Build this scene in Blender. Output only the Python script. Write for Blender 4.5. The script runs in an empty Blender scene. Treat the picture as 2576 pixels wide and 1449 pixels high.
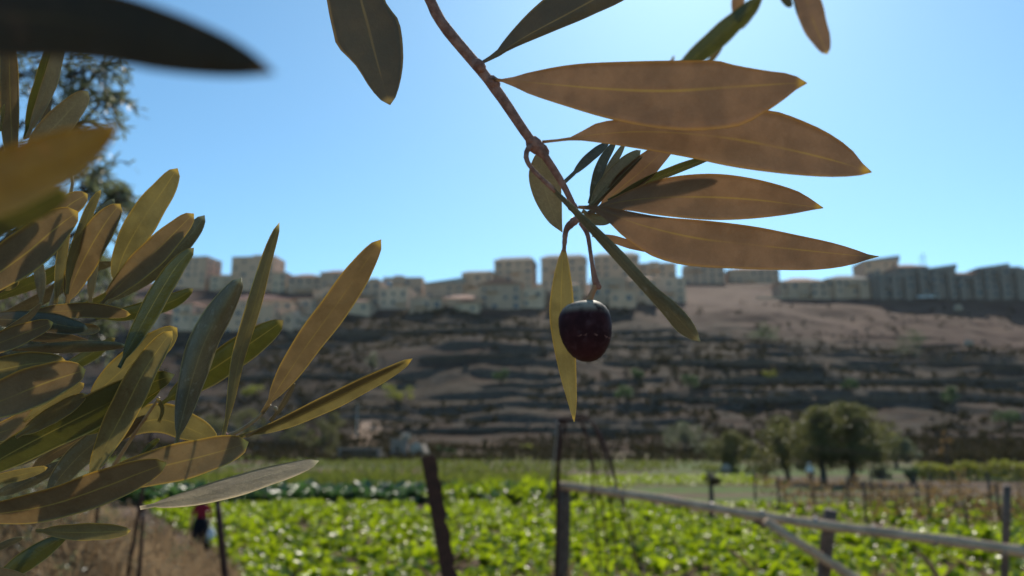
import bpy, math, random
import numpy as np
from mathutils import Vector, Quaternion, Matrix
random.seed(7); RNG = np.random.default_rng(7)
S = bpy.context.scene; COL = S.collection
R = math.radians
# ------------------------------------------------------------------ camera, sky, sun
F, CX, CY, HORIZON = 1983.0, 1288.0, 724.5, 1121.0      # photograph measured at 2576 px wide
PITCH = math.atan((HORIZON - CY) / F)
CAM = np.array([0.0, 0.0, 3.2])
cam_data = bpy.data.cameras.new('camera'); cam = bpy.data.objects.new('camera', cam_data); COL.objects.link(cam)
cam.location = CAM; cam.rotation_euler = (R(90) + PITCH, 0, 0)
cam_data.sensor_width = 36; cam_data.lens = 36 * F / 2576
cam_data.clip_start = 0.01; cam_data.clip_end = 4000
cam_data.dof.use_dof = True; cam_data.dof.focus_distance = 0.225; cam_data.dof.aperture_fstop = 16.5
S.camera = cam
SUN_AZ, SUN_EL = R(14), R(40)
world = bpy.data.worlds.new('World'); S.world = world; world.use_nodes = True
wn = world.node_tree.nodes; wl = world.node_tree.links; wn.clear()
sky = wn.new('ShaderNodeTexSky'); sky.sky_type = 'NISHITA'; sky.sun_disc = False
sky.sun_elevation = SUN_EL; sky.sun_rotation = SUN_AZ
sky.altitude = 700; sky.air_density = 1.0; sky.dust_density = 0.6; sky.ozone_density = 1.8
bg = wn.new('ShaderNodeBackground'); bg.inputs[1].default_value = 0.145
wo = wn.new('ShaderNodeOutputWorld'); tint = wn.new('ShaderNodeMix'); tint.data_type = 'RGBA'; tint.blend_type = 'MULTIPLY'; tint.inputs[0].default_value = 1; tint.inputs[7].default_value = (.695, 1.01, 1.06, 1)   # the phone's cool white balance
wl.new(sky.outputs[0], tint.inputs[6]); wl.new(tint.outputs[2], bg.inputs[0]); wl.new(bg.outputs[0], wo.inputs[0])
sd = bpy.data.lights.new('sun', 'SUN'); sd.energy = 4.8; sd.angle = R(0.53); sd.color = (1, 0.905, 0.77)
sun = bpy.data.objects.new('sun', sd); COL.objects.link(sun)
SUNV = Vector((math.sin(SUN_AZ) * math.cos(SUN_EL), math.cos(SUN_AZ) * math.cos(SUN_EL), math.sin(SUN_EL)))
sun.rotation_euler = SUNV.to_track_quat('Z', 'Y').to_euler(); sun.location = (20, 20, 60)
S.view_settings.view_transform = 'Standard'; S.view_settings.look = 'None'
S.view_settings.exposure = 0.0; S.view_settings.gamma = 1.0
S.render.engine = 'CYCLES'
S.cycles.max_bounces = 8; S.cycles.diffuse_bounces = 4; S.cycles.transmission_bounces = 6; S.cycles.transparent_max_bounces = 6
S.cycles.use_denoising = True; S.cycles.sample_clamp_indirect = 6.0
try: S.cycles.denoiser = 'OPENIMAGEDENOISE'
except Exception: pass

# ------------------------------------------------------------------ projection helpers
FW = np.array([0, math.cos(PITCH), math.sin(PITCH)]); UP = np.array([0, -math.sin(PITCH), math.cos(PITCH)]); RT = np.array([1.0, 0, 0])
def ray(px, py): return FW + RT * ((px - CX) / F) - UP * ((py - CY) / F)
def P(px, py, d): return CAM + ray(px, py) * d                     # d = depth along the view axis
def at_y(px, py, Y): r = ray(px, py); return CAM + r * (Y / r[1])
def row_z(row, Y): return float(at_y(CX, row, Y)[2])
# ------------------------------------------------------------------ noise
def _hash(ix, iy, seed):
    n = (ix.astype(np.int64) * 374761393 + iy.astype(np.int64) * 668265263 + seed * 1274126177) & 0x7fffffff
    n = ((n ^ (n >> 13)) * 1274126177) & 0x7fffffff
    return ((n ^ (n >> 16)) & 0xffff) / 65535.0
def vnoise(x, y, seed=0):
    x = np.asarray(x, float); y = np.asarray(y, float)
    ix = np.floor(x); iy = np.floor(y); fx = x - ix; fy = y - iy
    fx = fx * fx * (3 - 2 * fx); fy = fy * fy * (3 - 2 * fy)
    a = _hash(ix, iy, seed); b = _hash(ix + 1, iy, seed); c = _hash(ix, iy + 1, seed); d = _hash(ix + 1, iy + 1, seed)
    return (a * (1 - fx) + b * fx) * (1 - fy) + (c * (1 - fx) + d * fx) * fy * 1.0
def fbm(x, y, seed=0, o=3):
    s = 0; a = 0.5
    for k in range(o): s = s + a * (vnoise(x * 2 ** k, y * 2 ** k, seed + k) - 0.5) * 2; a *= 0.5
    return s
def sstep(a, b, x): t = np.clip((x - a) / (b - a), 0, 1); return t * t * (3 - 2 * t)
# ------------------------------------------------------------------ terrain
_prof = [(-2000, 0), (60, 0), (90, .5), (118, 1.2)]
_prof += [(Y, row_z(r, Y)) for Y, r in [(138, 1132), (150, 1106), (165, 1066), (180, 1020), (200, 962), (222, 905), (245, 852), (268, 805), (290, 773), (312, 753), (332, 738), (352, 722), (375, 712)]]
_prof += [(430, row_z(712, 375) + 2), (700, 55), (1400, 20), (3000, 10)]
PY = np.array([p[0] for p in _prof], float); PZ = np.array([p[1] for p in _prof], float)
def terrain(x, y):
    x = np.asarray(x, float); y = np.asarray(y, float)
    hm = sstep(125, 165, y) * (1 - sstep(285, 320, y))
    u = y + hm * (9 * fbm(x / 45, y / 70, 3) + 3 * fbm(x / 14, y / 20, 9, 2) + 6 * np.sin(x / 60 + 1))
    z = np.interp(u, PY, PZ)
    h = 2.9; k = (z + 3.2 * fbm(x / 55, y / 40, 61) + 1.2 * fbm(x / 17, y / 15, 66, 2)) / h; fr = k - np.floor(k)
    zt = z + h * (0.22 * fr + 0.78 * sstep(0.62, 0.90, fr) - fr)
    tm = hm * sstep(0.34, 0.60, vnoise(x / 15, y / 11, 21) * .7 + .3 * vnoise(x / 9, y / 7, 25))
    tm = tm * np.where(x > 40, 1 - sstep(235, 262, y), 1 - sstep(255, 285, y))
    tm = tm * .72
    z = z * (1 - tm) + zt * tm + hm * (0.8 * fbm(x / 7, y / 5, 5, 3) + 1.6 * fbm(x / 30, y / 18, 6, 2))
    z = z + sstep(300, 330, y) * 1.5 * fbm(x / 30, y / 30, 8)
    z = z + 5.5 * np.exp(-((x + 6) / 24) ** 2 - ((y - 214) / 13) ** 2) + 3.5 * np.exp(-((x - 70) / 30) ** 2 - ((y - 200) / 10) ** 2)      # knolls on the slope
    # near bank the photographer stands on
    xa = x * 7 / np.maximum(y, 7)
    crest = 1.55 + np.clip(-2.1 - xa, 0, 3.4) * 0.62 * sstep(2.5, 6.5, y) + 0.06 * fbm(x, y, 31)
    bank = 1 - sstep(8.4, 12.5, y + 0.5 * fbm(x / 2, y / 3, 17))
    return np.where(y < 14, np.maximum(crest * bank, z), z)
def tz(x, y): return float(terrain(x, y))
def on_ground(px, row, y0=14.0, y1=420.0):
    ys = np.linspace(y0, y1, 1600); r = ray(px, row); t = ys / r[1]
    pts = CAM[None] + r[None] * t[:, None]; hit = np.nonzero(terrain(pts[:, 0], pts[:, 1]) >= pts[:, 2])[0]
    i = hit[0] if len(hit) else len(ys) - 1
    return pts[i].copy()
# ------------------------------------------------------------------ object helpers
def tag(o, label=None, cat=None, group=None, kind=None):
    if label: o['label'] = label
    if cat: o['category'] = cat
    if group: o['group'] = group
    if kind: o['kind'] = kind
    return o
def empty(name, loc, label=None, cat=None, group=None, rz=0):
    o = bpy.data.objects.new(name, None); COL.objects.link(o); o.location = loc; o.rotation_euler = (0, 0, rz); o.empty_display_size = 0.05
    return tag(o, label, cat, group)
def mesh_obj(name, verts, faces, mats, parent=None, smooth=False, mi=None, uv=None, attr=None):
    me = bpy.data.meshes.new(name)
    v = np.asarray(verts, np.float32).reshape(-1, 3)
    if isinstance(faces, np.ndarray):
        nf, k = faces.shape
        me.vertices.add(len(v)); me.vertices.foreach_set('co', v.ravel())
        me.loops.add(nf * k); me.loops.foreach_set('vertex_index', faces.astype(np.int32).ravel())
        me.polygons.add(nf); me.polygons.foreach_set('loop_start', np.arange(0, nf * k, k, dtype=np.int32))
        try: me.polygons.foreach_set('loop_total', np.full(nf, k, np.int32))
        except Exception: pass
        me.update(calc_edges=True); me.validate()
    else:
        me.from_pydata([tuple(map(float, p)) for p in v], [], faces)
    for m in (mats if isinstance(mats, (list, tuple)) else [mats]): me.materials.append(m)
    if mi is not None: me.polygons.foreach_set('material_index', np.asarray(mi, np.int32))
    if smooth: me.polygons.foreach_set('use_smooth', np.ones(len(me.polygons), bool))
    if uv is not None:
        l = me.uv_layers.new(name='UVMap'); idx = np.empty(len(me.loops), np.int32); me.loops.foreach_get('vertex_index', idx)
        l.data.foreach_set('uv', np.asarray(uv, np.float32)[idx].ravel())
    if attr is not None:
        a = me.attributes.new('rnd', 'FLOAT', 'POINT'); a.data.foreach_set('value', np.asarray(attr, np.float32))
    me.update()
    o = bpy.data.objects.new(name, me); COL.objects.link(o)
    if parent: o.parent = parent
    return o
class MB:
    def __init__(s): s.v = []; s.f = []
    def box(s, c, d, rz=0, q=None):
        n = len(s.v); hx, hy, hz = d[0] / 2, d[1] / 2, d[2] / 2
        for z in (-hz, hz):
            for x, y in ((-hx, -hy), (hx, -hy), (hx, hy), (-hx, hy)):
                p = Vector((x, y, z))
                if q: p = q @ p
                elif rz: p = Matrix.Rotation(rz, 3, 'Z') @ p
                s.v.append((p.x + c[0], p.y + c[1], p.z + c[2]))
        s.f += [tuple(n + i for i in q_) for q_ in ((0, 3, 2, 1), (4, 5, 6, 7), (0, 1, 5, 4), (1, 2, 6, 5), (2, 3, 7, 6), (3, 0, 4, 7))]
        return s
    def tube(s, pts, rad, seg=8, cap=True):
        pts = [Vector(tuple(map(float, p))) for p in pts]; n0 = len(s.v)
        rad = rad if hasattr(rad, '__len__') else [rad] * len(pts)
        prev = None
        for i, p in enumerate(pts):
            t = (pts[min(i + 1, len(pts) - 1)] - pts[max(i - 1, 0)]).normalized()
            a = t.orthogonal().normalized() if prev is None else (prev - t * prev.dot(t)).normalized()
            prev = a; b = t.cross(a)
            for k in range(seg):
                an = 2 * math.pi * k / seg; q = p + (a * math.cos(an) + b * math.sin(an)) * rad[i]; s.v.append(tuple(q))
        for i in range(len(pts) - 1):
            for k in range(seg):
                a0 = n0 + i * seg + k; a1 = n0 + i * seg + (k + 1) % seg
                s.f.append((a0, a1, a1 + seg, a0 + seg))
        if cap:
            s.f.append(tuple(n0 + k for k in reversed(range(seg)))); e = n0 + (len(pts) - 1) * seg; s.f.append(tuple(e + k for k in range(seg)))
        return s
    def poly(s, vs, fs): n = len(s.v); s.v += [tuple(map(float, p)) for p in vs]; s.f += [tuple(n + i for i in f) for f in fs]; return s
    def build(s, name, mat, parent=None, smooth=False): return mesh_obj(name, s.v, s.f, mat, parent, smooth)
def spline(pts, n):
    pts = np.asarray(pts, float)
    if len(pts) == 2: t = np.linspace(0, 1, n)[:, None]; return pts[0] * (1 - t) + pts[1] * t
    ext = np.vstack([2 * pts[0] - pts[1], pts, 2 * pts[-1] - pts[-2]]); out = []
    L = np.r_[0, np.cumsum(np.linalg.norm(np.diff(pts[:, :2], axis=0), axis=1) + 1e-9)]; L /= L[-1]
    for t in np.linspace(0, 1, n):
        i = min(np.searchsorted(L, t, 'right') - 1, len(pts) - 2); u = (t - L[i]) / (L[i + 1] - L[i])
        p0, p1, p2, p3 = ext[i], ext[i + 1], ext[i + 2], ext[i + 3]
        out.append(0.5 * (2 * p1 + (p2 - p0) * u + (2 * p0 - 5 * p1 + 4 * p2 - p3) * u * u + (3 * p1 - p0 - 3 * p2 + p3) * u ** 3))
    return np.array(out)
# ------------------------------------------------------------------ materials
class NT:
    def __init__(s, name):
        s.m = bpy.data.materials.new(name); s.m.use_nodes = True; s.n = s.m.node_tree.nodes; s.l = s.m.node_tree.links; s.n.clear()
        s.out = s.n.new('ShaderNodeOutputMaterial')
    def node(s, t, ins=None, **kw):
        n = s.n.new(t)
        for k, v in kw.items(): setattr(n, k, v)
        for k, v in (ins or {}).items():
            if isinstance(v, bpy.types.NodeSocket): s.l.new(v, n.inputs[k])
            else: n.inputs[k].default_value = v
        return n
    def math(s, op, a, b=0.0, c=None, clamp=False):
        n = s.n.new('ShaderNodeMath'); n.operation = op; n.use_clamp = clamp
        for i, v in enumerate((a, b) if c is None else (a, b, c)):
            if isinstance(v, bpy.types.NodeSocket): s.l.new(v, n.inputs[i])
            else: n.inputs[i].default_value = v
        return n.outputs[0]
    def mix(s, f, a, b):
        n = s.n.new('ShaderNodeMix'); n.data_type = 'RGBA'
        for k, v in ((0, f), (6, a), (7, b)):
            if isinstance(v, bpy.types.NodeSocket): s.l.new(v, n.inputs[k])
            else: n.inputs[k].default_value = v if k == 0 else (*v, 1)[:4]
        return n.outputs[2]
    def ramp(s, f, lo, hi):
        n = s.n.new('ShaderNodeMapRange'); n.interpolation_type = 'SMOOTHSTEP'; s.l.new(f, n.inputs[0]); n.inputs[1].default_value = lo; n.inputs[2].default_value = hi
        return n.outputs[0]
    def noise(s, scale, vec=None, detail=4, rough=.55):
        n = s.n.new('ShaderNodeTexNoise'); n.inputs['Scale'].default_value = scale; n.inputs['Detail'].default_value = detail; n.inputs['Roughness'].default_value = rough
        if vec is not None: s.l.new(vec, n.inputs['Vector'])
        return n.outputs[0]
    def coord(s, which='Object'): return s.n.new('ShaderNodeTexCoord').outputs[which]
    def pos(s): return s.n.new('ShaderNodeNewGeometry').outputs['Position']
    def princ(s, col, rough=.6, spec=.4, bump=None, bs=.3, bd=.01, **kw):
        p = s.n.new('ShaderNodeBsdfPrincipled')
        for k, v in (('Base Color', col), ('Roughness', rough), ('Specular IOR Level', spec)):
            if isinstance(v, bpy.types.NodeSocket): s.l.new(v, p.inputs[k])
            else: p.inputs[k].default_value = (*v, 1)[:4] if k == 'Base Color' else v
        for k, v in kw.items(): p.inputs[k].default_value = v
        if bump is not None:
            b = s.n.new('ShaderNodeBump'); b.inputs['Strength'].default_value = bs; b.inputs['Distance'].default_value = bd; s.l.new(bump, b.inputs['Height']); s.l.new(b.outputs[0], p.inputs['Normal'])
        return p.outputs[0]
    def end(s, sh): s.l.new(sh, s.out.inputs[0]); return s.m
def simple_mat(name, a, b, scale=5, rough=.75, spec=.3, bs=.4, bd=.02, coord='Object', **kw):
    t = NT(name); v = t.coord(coord); n = t.noise(scale, v); return t.end(t.princ(t.mix(t.ramp(n, .3, .7), a, b), rough, spec, t.noise(scale * 6, v), bs, bd, **kw))
def leaf_mat(name, a, b, rib, edge, tcol, tw=.45, rough=.5, spec=.35, spots=(.09, .05, .03), spot_amt=.5, em_amt=.8, mot=.80):
    """olive leaf skin: UV.x runs base to tip, UV.y across the blade"""
    t = NT(name); uv = t.node('ShaderNodeSeparateXYZ', {0: t.coord('UV')}); u, v = uv.outputs[0], uv.outputs[1]
    ob = t.coord('Object'); oi = t.node('ShaderNodeObjectInfo'); rnd = oi.outputs['Random']
    off = t.node('ShaderNodeVectorMath', {0: ob}, operation='ADD'); cx = t.node('ShaderNodeCombineXYZ', {0: t.math('MULTIPLY', rnd, 7.0), 1: rnd}); t.l.new(cx.outputs[0], off.inputs[1]); ob = off.outputs[0]
    base = t.mix(t.ramp(t.noise(75, ob, 5, .65), .33, .67), a, tuple(c * mot for c in b))
    base = t.mix(t.math('MULTIPLY', t.ramp(t.noise(330, ob, 4, .6), .57, .72), spot_amt), base, spots)
    base = t.mix(t.math('MULTIPLY', t.ramp(t.noise(1500, ob, 2), .4, .7), .22), base, tuple(min(1, c * 1.8) for c in a))
    av = t.math('ABSOLUTE', t.math('SUBTRACT', v, .5))
    wob = t.math('MULTIPLY', t.math('SUBTRACT', t.noise(130, ob, 2), .5), .012)
    ribm = t.math('MULTIPLY', t.math('SUBTRACT', 1.0, t.ramp(t.math('ADD', av, wob), .008, .028)), t.math('MULTIPLY', t.ramp(t.noise(45, ob, 2), .3, .6), .75))
    side = t.node('ShaderNodeTexWave', {'Scale': 9.0, 'Distortion': 2.5, 'Detail': 1.0}, wave_type='BANDS', bands_direction='DIAGONAL')
    cv = t.node('ShaderNodeCombineXYZ', {0: t.math('MULTIPLY', u, 2.0), 1: t.math('MULTIPLY', av, 1.6), 2: rnd}); t.l.new(cv.outputs[0], side.inputs[0])
    base = t.mix(t.math('MULTIPLY', t.ramp(side.outputs[1], .82, .98), .13), base, tuple(c * .5 for c in a))
    base = t.mix(ribm, base, rib)
    em = t.math('MAXIMUM', t.math('MULTIPLY', t.ramp(av, .446, .488), em_amt), t.ramp(u, .95, .985))
    base = t.mix(em, base, edge)
    vr = t.math('ADD', .82, t.math('MULTIPLY', rnd, .36)); hs = t.node('ShaderNodeHueSaturation', {'Value': vr, 'Color': base}); base = hs.outputs[0]
    pr = t.princ(base, rough, spec, t.math('ADD', t.noise(1700, ob, 2), t.math('MULTIPLY', t.noise(260, ob, 3), 2.0)), .45, .0004)
    tm = t.mix(t.math('MAXIMUM', em, t.math('MULTIPLY', ribm, .6)), t.mix(t.ramp(t.noise(120, ob, 5, .65), .35, .65), tcol, tuple(c * (.55 + .3 * mot) for c in tcol)), (.95, .72, .22))
    tr = t.node('ShaderNodeBsdfTranslucent', {0: tm}); mx = t.node('ShaderNodeMixShader', {0: tw, 1: pr, 2: tr.outputs[0]})
    return t.end(mx.outputs[0])
LM = {
 'brown': leaf_mat('leaf_underside_brown', (.205, .145, .105), (.185, .125, .09), (.30, .235, .08), (.46, .32, .12), (.71, .43, .30), .5, .6, .25, spot_amt=.4, em_amt=.25, mot=.92),
 'olive': leaf_mat('leaf_underside_olive', (.22, .185, .095), (.18, .145, .075), (.40, .36, .12), (.56, .48, .16), (.62, .52, .21), .5, .55, .3),
 'silver': leaf_mat('leaf_underside_silver', (.34, .265, .155), (.28, .22, .13), (.38, .33, .2), (.44, .38, .2), (.70, .58, .34), .25, .7, .2, spot_amt=.2),
 'green': leaf_mat('leaf_top_green', (.045, .055, .018), (.06, .07, .026), (.24, .23, .07), (.34, .30, .10), (.40, .46, .12), .16, .36, .4, spot_amt=.15),
 'shade': leaf_mat('leaf_shaded_dark', (.03, .024, .014), (.022, .02, .014), (.06, .05, .02), (.05, .03, .02), (.20, .15, .08), .2, .6, .2),  # near top left leaf: its shade is put into a darker base colour
 'tan': leaf_mat('leaf_underside_tan', (.20, .15, .088), (.165, .118, .068), (.42, .36, .11), (.56, .46, .15), (.60, .42, .235), .5, .6, .25),
 'warm': leaf_mat('leaf_top_sunlit', (.05, .072, .032), (.068, .09, .042), (.22, .22, .08), (.30, .28, .12), (.56, .52, .37), .4, .4, .45, spot_amt=.15),
 'teal': leaf_mat('leaf_top_grey_green', (.112, .11, .07), (.09, .088, .055), (.2, .19, .11), (.34, .32, .18), (.45, .46, .25), .12, .5, .4, spots=(.3, .31, .27), spot_amt=.5),
 'dark': leaf_mat('leaf_top_dark', (.04, .05, .036), (.052, .06, .042), (.20, .20, .09), (.20, .18, .10), (.32, .34, .18), .22, .42, .4, spot_amt=.15),
 'gold': leaf_mat('leaf_yellowing', (.20, .145, .042), (.18, .11, .032), (.34, .26, .07), (.34, .24, .07), (.70, .52, .15), .3, .5, .3, spots=(.42, .16, .05), spot_amt=.7),
}
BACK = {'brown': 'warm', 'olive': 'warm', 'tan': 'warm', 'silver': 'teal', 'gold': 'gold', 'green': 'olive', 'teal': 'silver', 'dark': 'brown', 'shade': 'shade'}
M_TWIG = simple_mat('twig_bark', (.42, .22, .165), (.21, .10, .075), 420, .75, .25, .9, .0008)
M_TWIG2 = simple_mat('twig_young', (.33, .26, .15), (.25, .17, .10), 240, .6, .3, .5, .0005)
M_STALK = simple_mat('olive_stalk', (.36, .18, .09), (.42, .30, .11), 180, .6, .3, .4, .0005, 'Object')
# ================================================================== LARGE STRUCTURE: ground
def ground_mat():
    t = NT('ground_soil_scrub'); p = t.pos(); sp = t.node('ShaderNodeSeparateXYZ', {0: p}); y = sp.outputs[1]; x = sp.outputs[0]
    geo = t.n.new('ShaderNodeNewGeometry'); nz = t.node('ShaderNodeSeparateXYZ', {0: geo.outputs['True Normal']}).outputs[2]
    soil = t.mix(t.ramp(t.noise(.35, p, 6), .35, .65), (.10, .062, .04), (.16, .105, .068))
    soil = t.mix(t.ramp(t.noise(2.2, p, 4), .5, .7), soil, (.10, .075, .055))
    # cultivated strips run across the valley
    mp = t.node('ShaderNodeMapping', {0: p}); mp.inputs['Scale'].default_value = (.02, .16, 0); strip = t.noise(1.0, mp.outputs[0], 2)
    green = t.mix(t.ramp(t.noise(1.3, p), .4, .7), (.065, .11, .022), (.11, .15, .035))
    fld = t.math('MULTIPLY', t.ramp(strip, .48, .56), t.math('MULTIPLY', t.ramp(y, 44, 50), t.math('SUBTRACT', 1, t.ramp(y, 118, 136))))
    near = t.mix(t.math('MULTIPLY', fld, t.ramp(t.noise(.8, p), .25, .5)), soil, green)
    dry = t.mix(t.ramp(t.noise(6, p, 5), .3, .7), (.24, .17, .105), (.17, .115, .07))
    near = t.mix(t.math('SUBTRACT', 1, t.ramp(y, 9, 13)), near, dry)
    # hillside
    mh = t.node('ShaderNodeMapping', {0: p}); mh.inputs['Scale'].default_value = (.018, .05, .16); hb = t.noise(1.0, mh.outputs[0], 6, .6)
    red = t.mix(t.ramp(hb, .42, .62), (.060, .031, .019), (.048, .028, .019))
    red = t.mix(t.ramp(t.noise(.09, p, 5), .5, .66), red, (.070, .041, .026))
    grass = t.mix(t.ramp(t.noise(.5, p, 4), .4, .65), (.047, .032, .018), (.029, .021, .0125))
    hill = t.mix(t.ramp(t.noise(.035, p, 5), .38, .62), red, grass)
    dk = t.noise(.22, p, 6, .65); hill = t.mix(t.ramp(dk, .47, .60), hill, (.038, .030, .021))
    hill = t.mix(t.math('MULTIPLY', t.ramp(t.noise(.9, p, 3), .62, .72), .4), hill, (.22, .18, .145))
    hill = t.mix(t.math('SUBTRACT', 1, t.ramp(nz, .78, .92)), hill, t.mix(t.ramp(t.noise(1.6, p, 4), .4, .6), (.055, .042, .032), (.10, .08, .062)))
    bare = t.mix(t.ramp(t.noise(.12, p, 6, .6), .35, .65), (.092, .051, .036), (.135, .083, .058))          # bulldozed red earth under the houses
    ms = t.node('ShaderNodeMapping', {0: p}); ms.inputs['Rotation'].default_value = (0, 0, .7); ms.inputs['Scale'].default_value = (.25, .02, .05)
    bare = t.mix(t.math('MULTIPLY', t.ramp(t.noise(1.0, ms.outputs[0], 3), .5, .65), .6), bare, (.082, .046, .036))
    edge = t.math('ADD', t.math('ADD', y, t.math('MULTIPLY', t.noise(.05, p, 4), 40)), t.math('MULTIPLY', x, .22))
    hill = t.mix(t.ramp(edge, 278, 300), hill, bare)
    col = t.mix(t.ramp(y, 122, 142), near, hill)
    return t.end(t.princ(col, .95, .1, t.noise(3.0, p, 5), .5, .12))
M_GROUND = ground_mat()
def span(*seg):
    out = [np.array([seg[0][0]])]
    for a, b, st in seg: out.append(np.linspace(a, b, max(2, int(round((b - a) / st)) + 1))[1:])
    return np.concatenate(out)
gx = span((-1500, -260, 60), (-260, -8, 1.7), (-8, 8, .4), (8, 260, 1.7), (260, 1500, 60))
gy = span((-40, -4, 4), (-4, 14, .4), (14, 130, 2.2), (130, 300, .75), (300, 380, 2.5), (380, 3000, 90))
GX, GY = np.meshgrid(gx, gy); GZ = terrain(GX, GY)
nx_, ny_ = len(gx), len(gy); ii = (np.arange(ny_ - 1)[:, None] * nx_ + np.arange(nx_ - 1)[None]).ravel()
ground = mesh_obj('ground', np.stack([GX, GY, GZ], -1).reshape(-1, 3), np.stack([ii, ii + 1, ii + 1 + nx_, ii + nx_], 1), M_GROUND, smooth=True)
tag(ground, kind='structure')
def strip_patch(name, pts, mat, lift=.05, nx=10, ny=24):
    """thin sheet laid on the terrain between two edge polylines given as (px,row) pairs"""
    A = spline(pts[0], ny); B = spline(pts[1], ny); V = []
    for i in range(ny):
        a = on_ground(*A[i]); b = on_ground(*B[i])
        for j in range(nx):
            q = a + (b - a) * j / (nx - 1); V.append((q[0], q[1], tz(q[0], q[1]) + lift))
    f = [(i * nx + j, i * nx + j + 1, (i + 1) * nx + j + 1, (i + 1) * nx + j) for i in range(ny - 1) for j in range(nx - 1)]
    return tag(mesh_obj(name, V, f, mat, smooth=True), kind='structure')
M_TRACK = simple_mat('sandy_track', (.36, .24, .16), (.28, .19, .13), .8, .95, .1, .5, .05, 'Object')
strip_patch('dirt_track', [[(868, 1128), (880, 1098), (905, 1072), (915, 1060)], [(950, 1128), (955, 1100), (962, 1080), (948, 1060)]], M_TRACK)
strip_patch('path', [[(1060, 1119), (1300, 1117), (1700, 1121)], [(1060, 1126), (1300, 1124), (1700, 1128)]], simple_mat('trodden_earth', (.20, .13, .085), (.16, .10, .065), .8, .95, .1, .5, .05))
# ------------------------------------------------------------------ foliage helpers
def cards(C, D, N, L, W, fold=.15, bend=0.0):
    """n small leaves: each a folded, pointed blade of 4 quads"""
    C = np.asarray(C, float); n = len(C); D = D / (np.linalg.norm(D, axis=1, keepdims=True) + 1e-9)
    B = np.cross(D, N); B /= (np.linalg.norm(B, axis=1, keepdims=True) + 1e-9); N = np.cross(B, D)
    L = np.broadcast_to(np.asarray(L, float), (n,))[:, None]; W = np.broadcast_to(np.asarray(W, float), (n,))[:, None]
    V = np.empty((n, 7, 3))
    V[:, 0] = C
    m = C + D * L * .5 + N * L * bend * .25
    V[:, 1] = m - B * W * .5 + N * W * fold; V[:, 2] = m; V[:, 3] = m + B * W * .5 + N * W * fold
    q = C + D * L * .8 - N * L * bend * .02
    V[:, 4] = q - B * W * .32 + N * W * fold * .6; V[:, 5] = q + B * W * .32 + N * W * fold * .6
    V[:, 6] = C + D * L - N * L * bend * .35
    f = np.array([[0, 2, 1, 1], [0, 3, 2, 2]])
    tri = np.array([[0, 2, 1], [0, 3, 2], [1, 2, 4], [2, 3, 5], [2, 6, 4], [2, 5, 6]])
    Fc = (np.arange(n)[:, None, None] * 7 + tri[None]).reshape(-1, 3)
    return V.reshape(-1, 3), Fc, np.repeat(RNG.random(n), 7)
def rdir(n): v = RNG.normal(size=(n, 3)); return v / np.linalg.norm(v, axis=1, keepdims=True)
def fol_mat(name, a, b, tcol, tw=.4, rough=.5, spec=.4):
    t = NT(name); at = t.node('ShaderNodeAttribute', attribute_name='rnd'); r = at.outputs['Fac']
    col = t.mix(r, a, b); pr = t.princ(col, rough, spec); tr = t.node('ShaderNodeBsdfTranslucent', {0: t.mix(r, tcol, tuple(c * .7 for c in tcol))})
    return t.end(t.node('ShaderNodeMixShader', {0: tw, 1: pr, 2: tr.outputs[0]}).outputs[0])
M_CROP = fol_mat('crop_leaf', (.10, .17, .012), (.14, .20, .018), (.45, .58, .012), .53, .30, .42)
M_CABB = fol_mat('cabbage_leaf', (.04, .085, .035), (.075, .12, .06), (.12, .25, .06), .3, .35, .5)
M_HERB = fol_mat('herb_leaf', (.10, .12, .025), (.14, .15, .04), (.28, .33, .05), .4, .6, .25)
M_OLIVE = fol_mat('olive_tree_leaf', (.07, .068, .028), (.12, .112, .05), (.25, .25, .07), .36, .5, .3)
M_OLIVEN = fol_mat('olive_tree_leaf_silver', (.14, .15, .11), (.06, .075, .045), (.25, .28, .12), .35, .4, .5)
M_SCRUB = fol_mat('scrub_leaf', (.036, .030, .015), (.07, .054, .028), (.08, .07, .025), .2, .8, .1)
M_SHRUB = fol_mat('shrub_leaf', (.035, .065, .028), (.06, .10, .035), (.10, .20, .05), .3, .55, .3)
M_YELLOW = fol_mat('yellow_green_leaf', (.15, .16, .03), (.19, .19, .04), (.40, .42, .06), .45, .55, .3)
M_DRY = fol_mat('dry_grass', (.30, .215, .13), (.42, .31, .20), (.50, .36, .21), .45, .8, .15)
M_VINE = fol_mat('withered_vine_leaf', (.16, .10, .05), (.22, .15, .07), (.35, .22, .08), .4, .7, .2)
M_BARK = simple_mat('tree_bark', (.075, .06, .048), (.12, .10, .08), 6, .9, .15, .8, .05)
M_STONE = simple_mat('dry_stone', (.15, .12, .095), (.085, .068, .055), 2.2, .9, .15, .8, .08)
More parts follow.
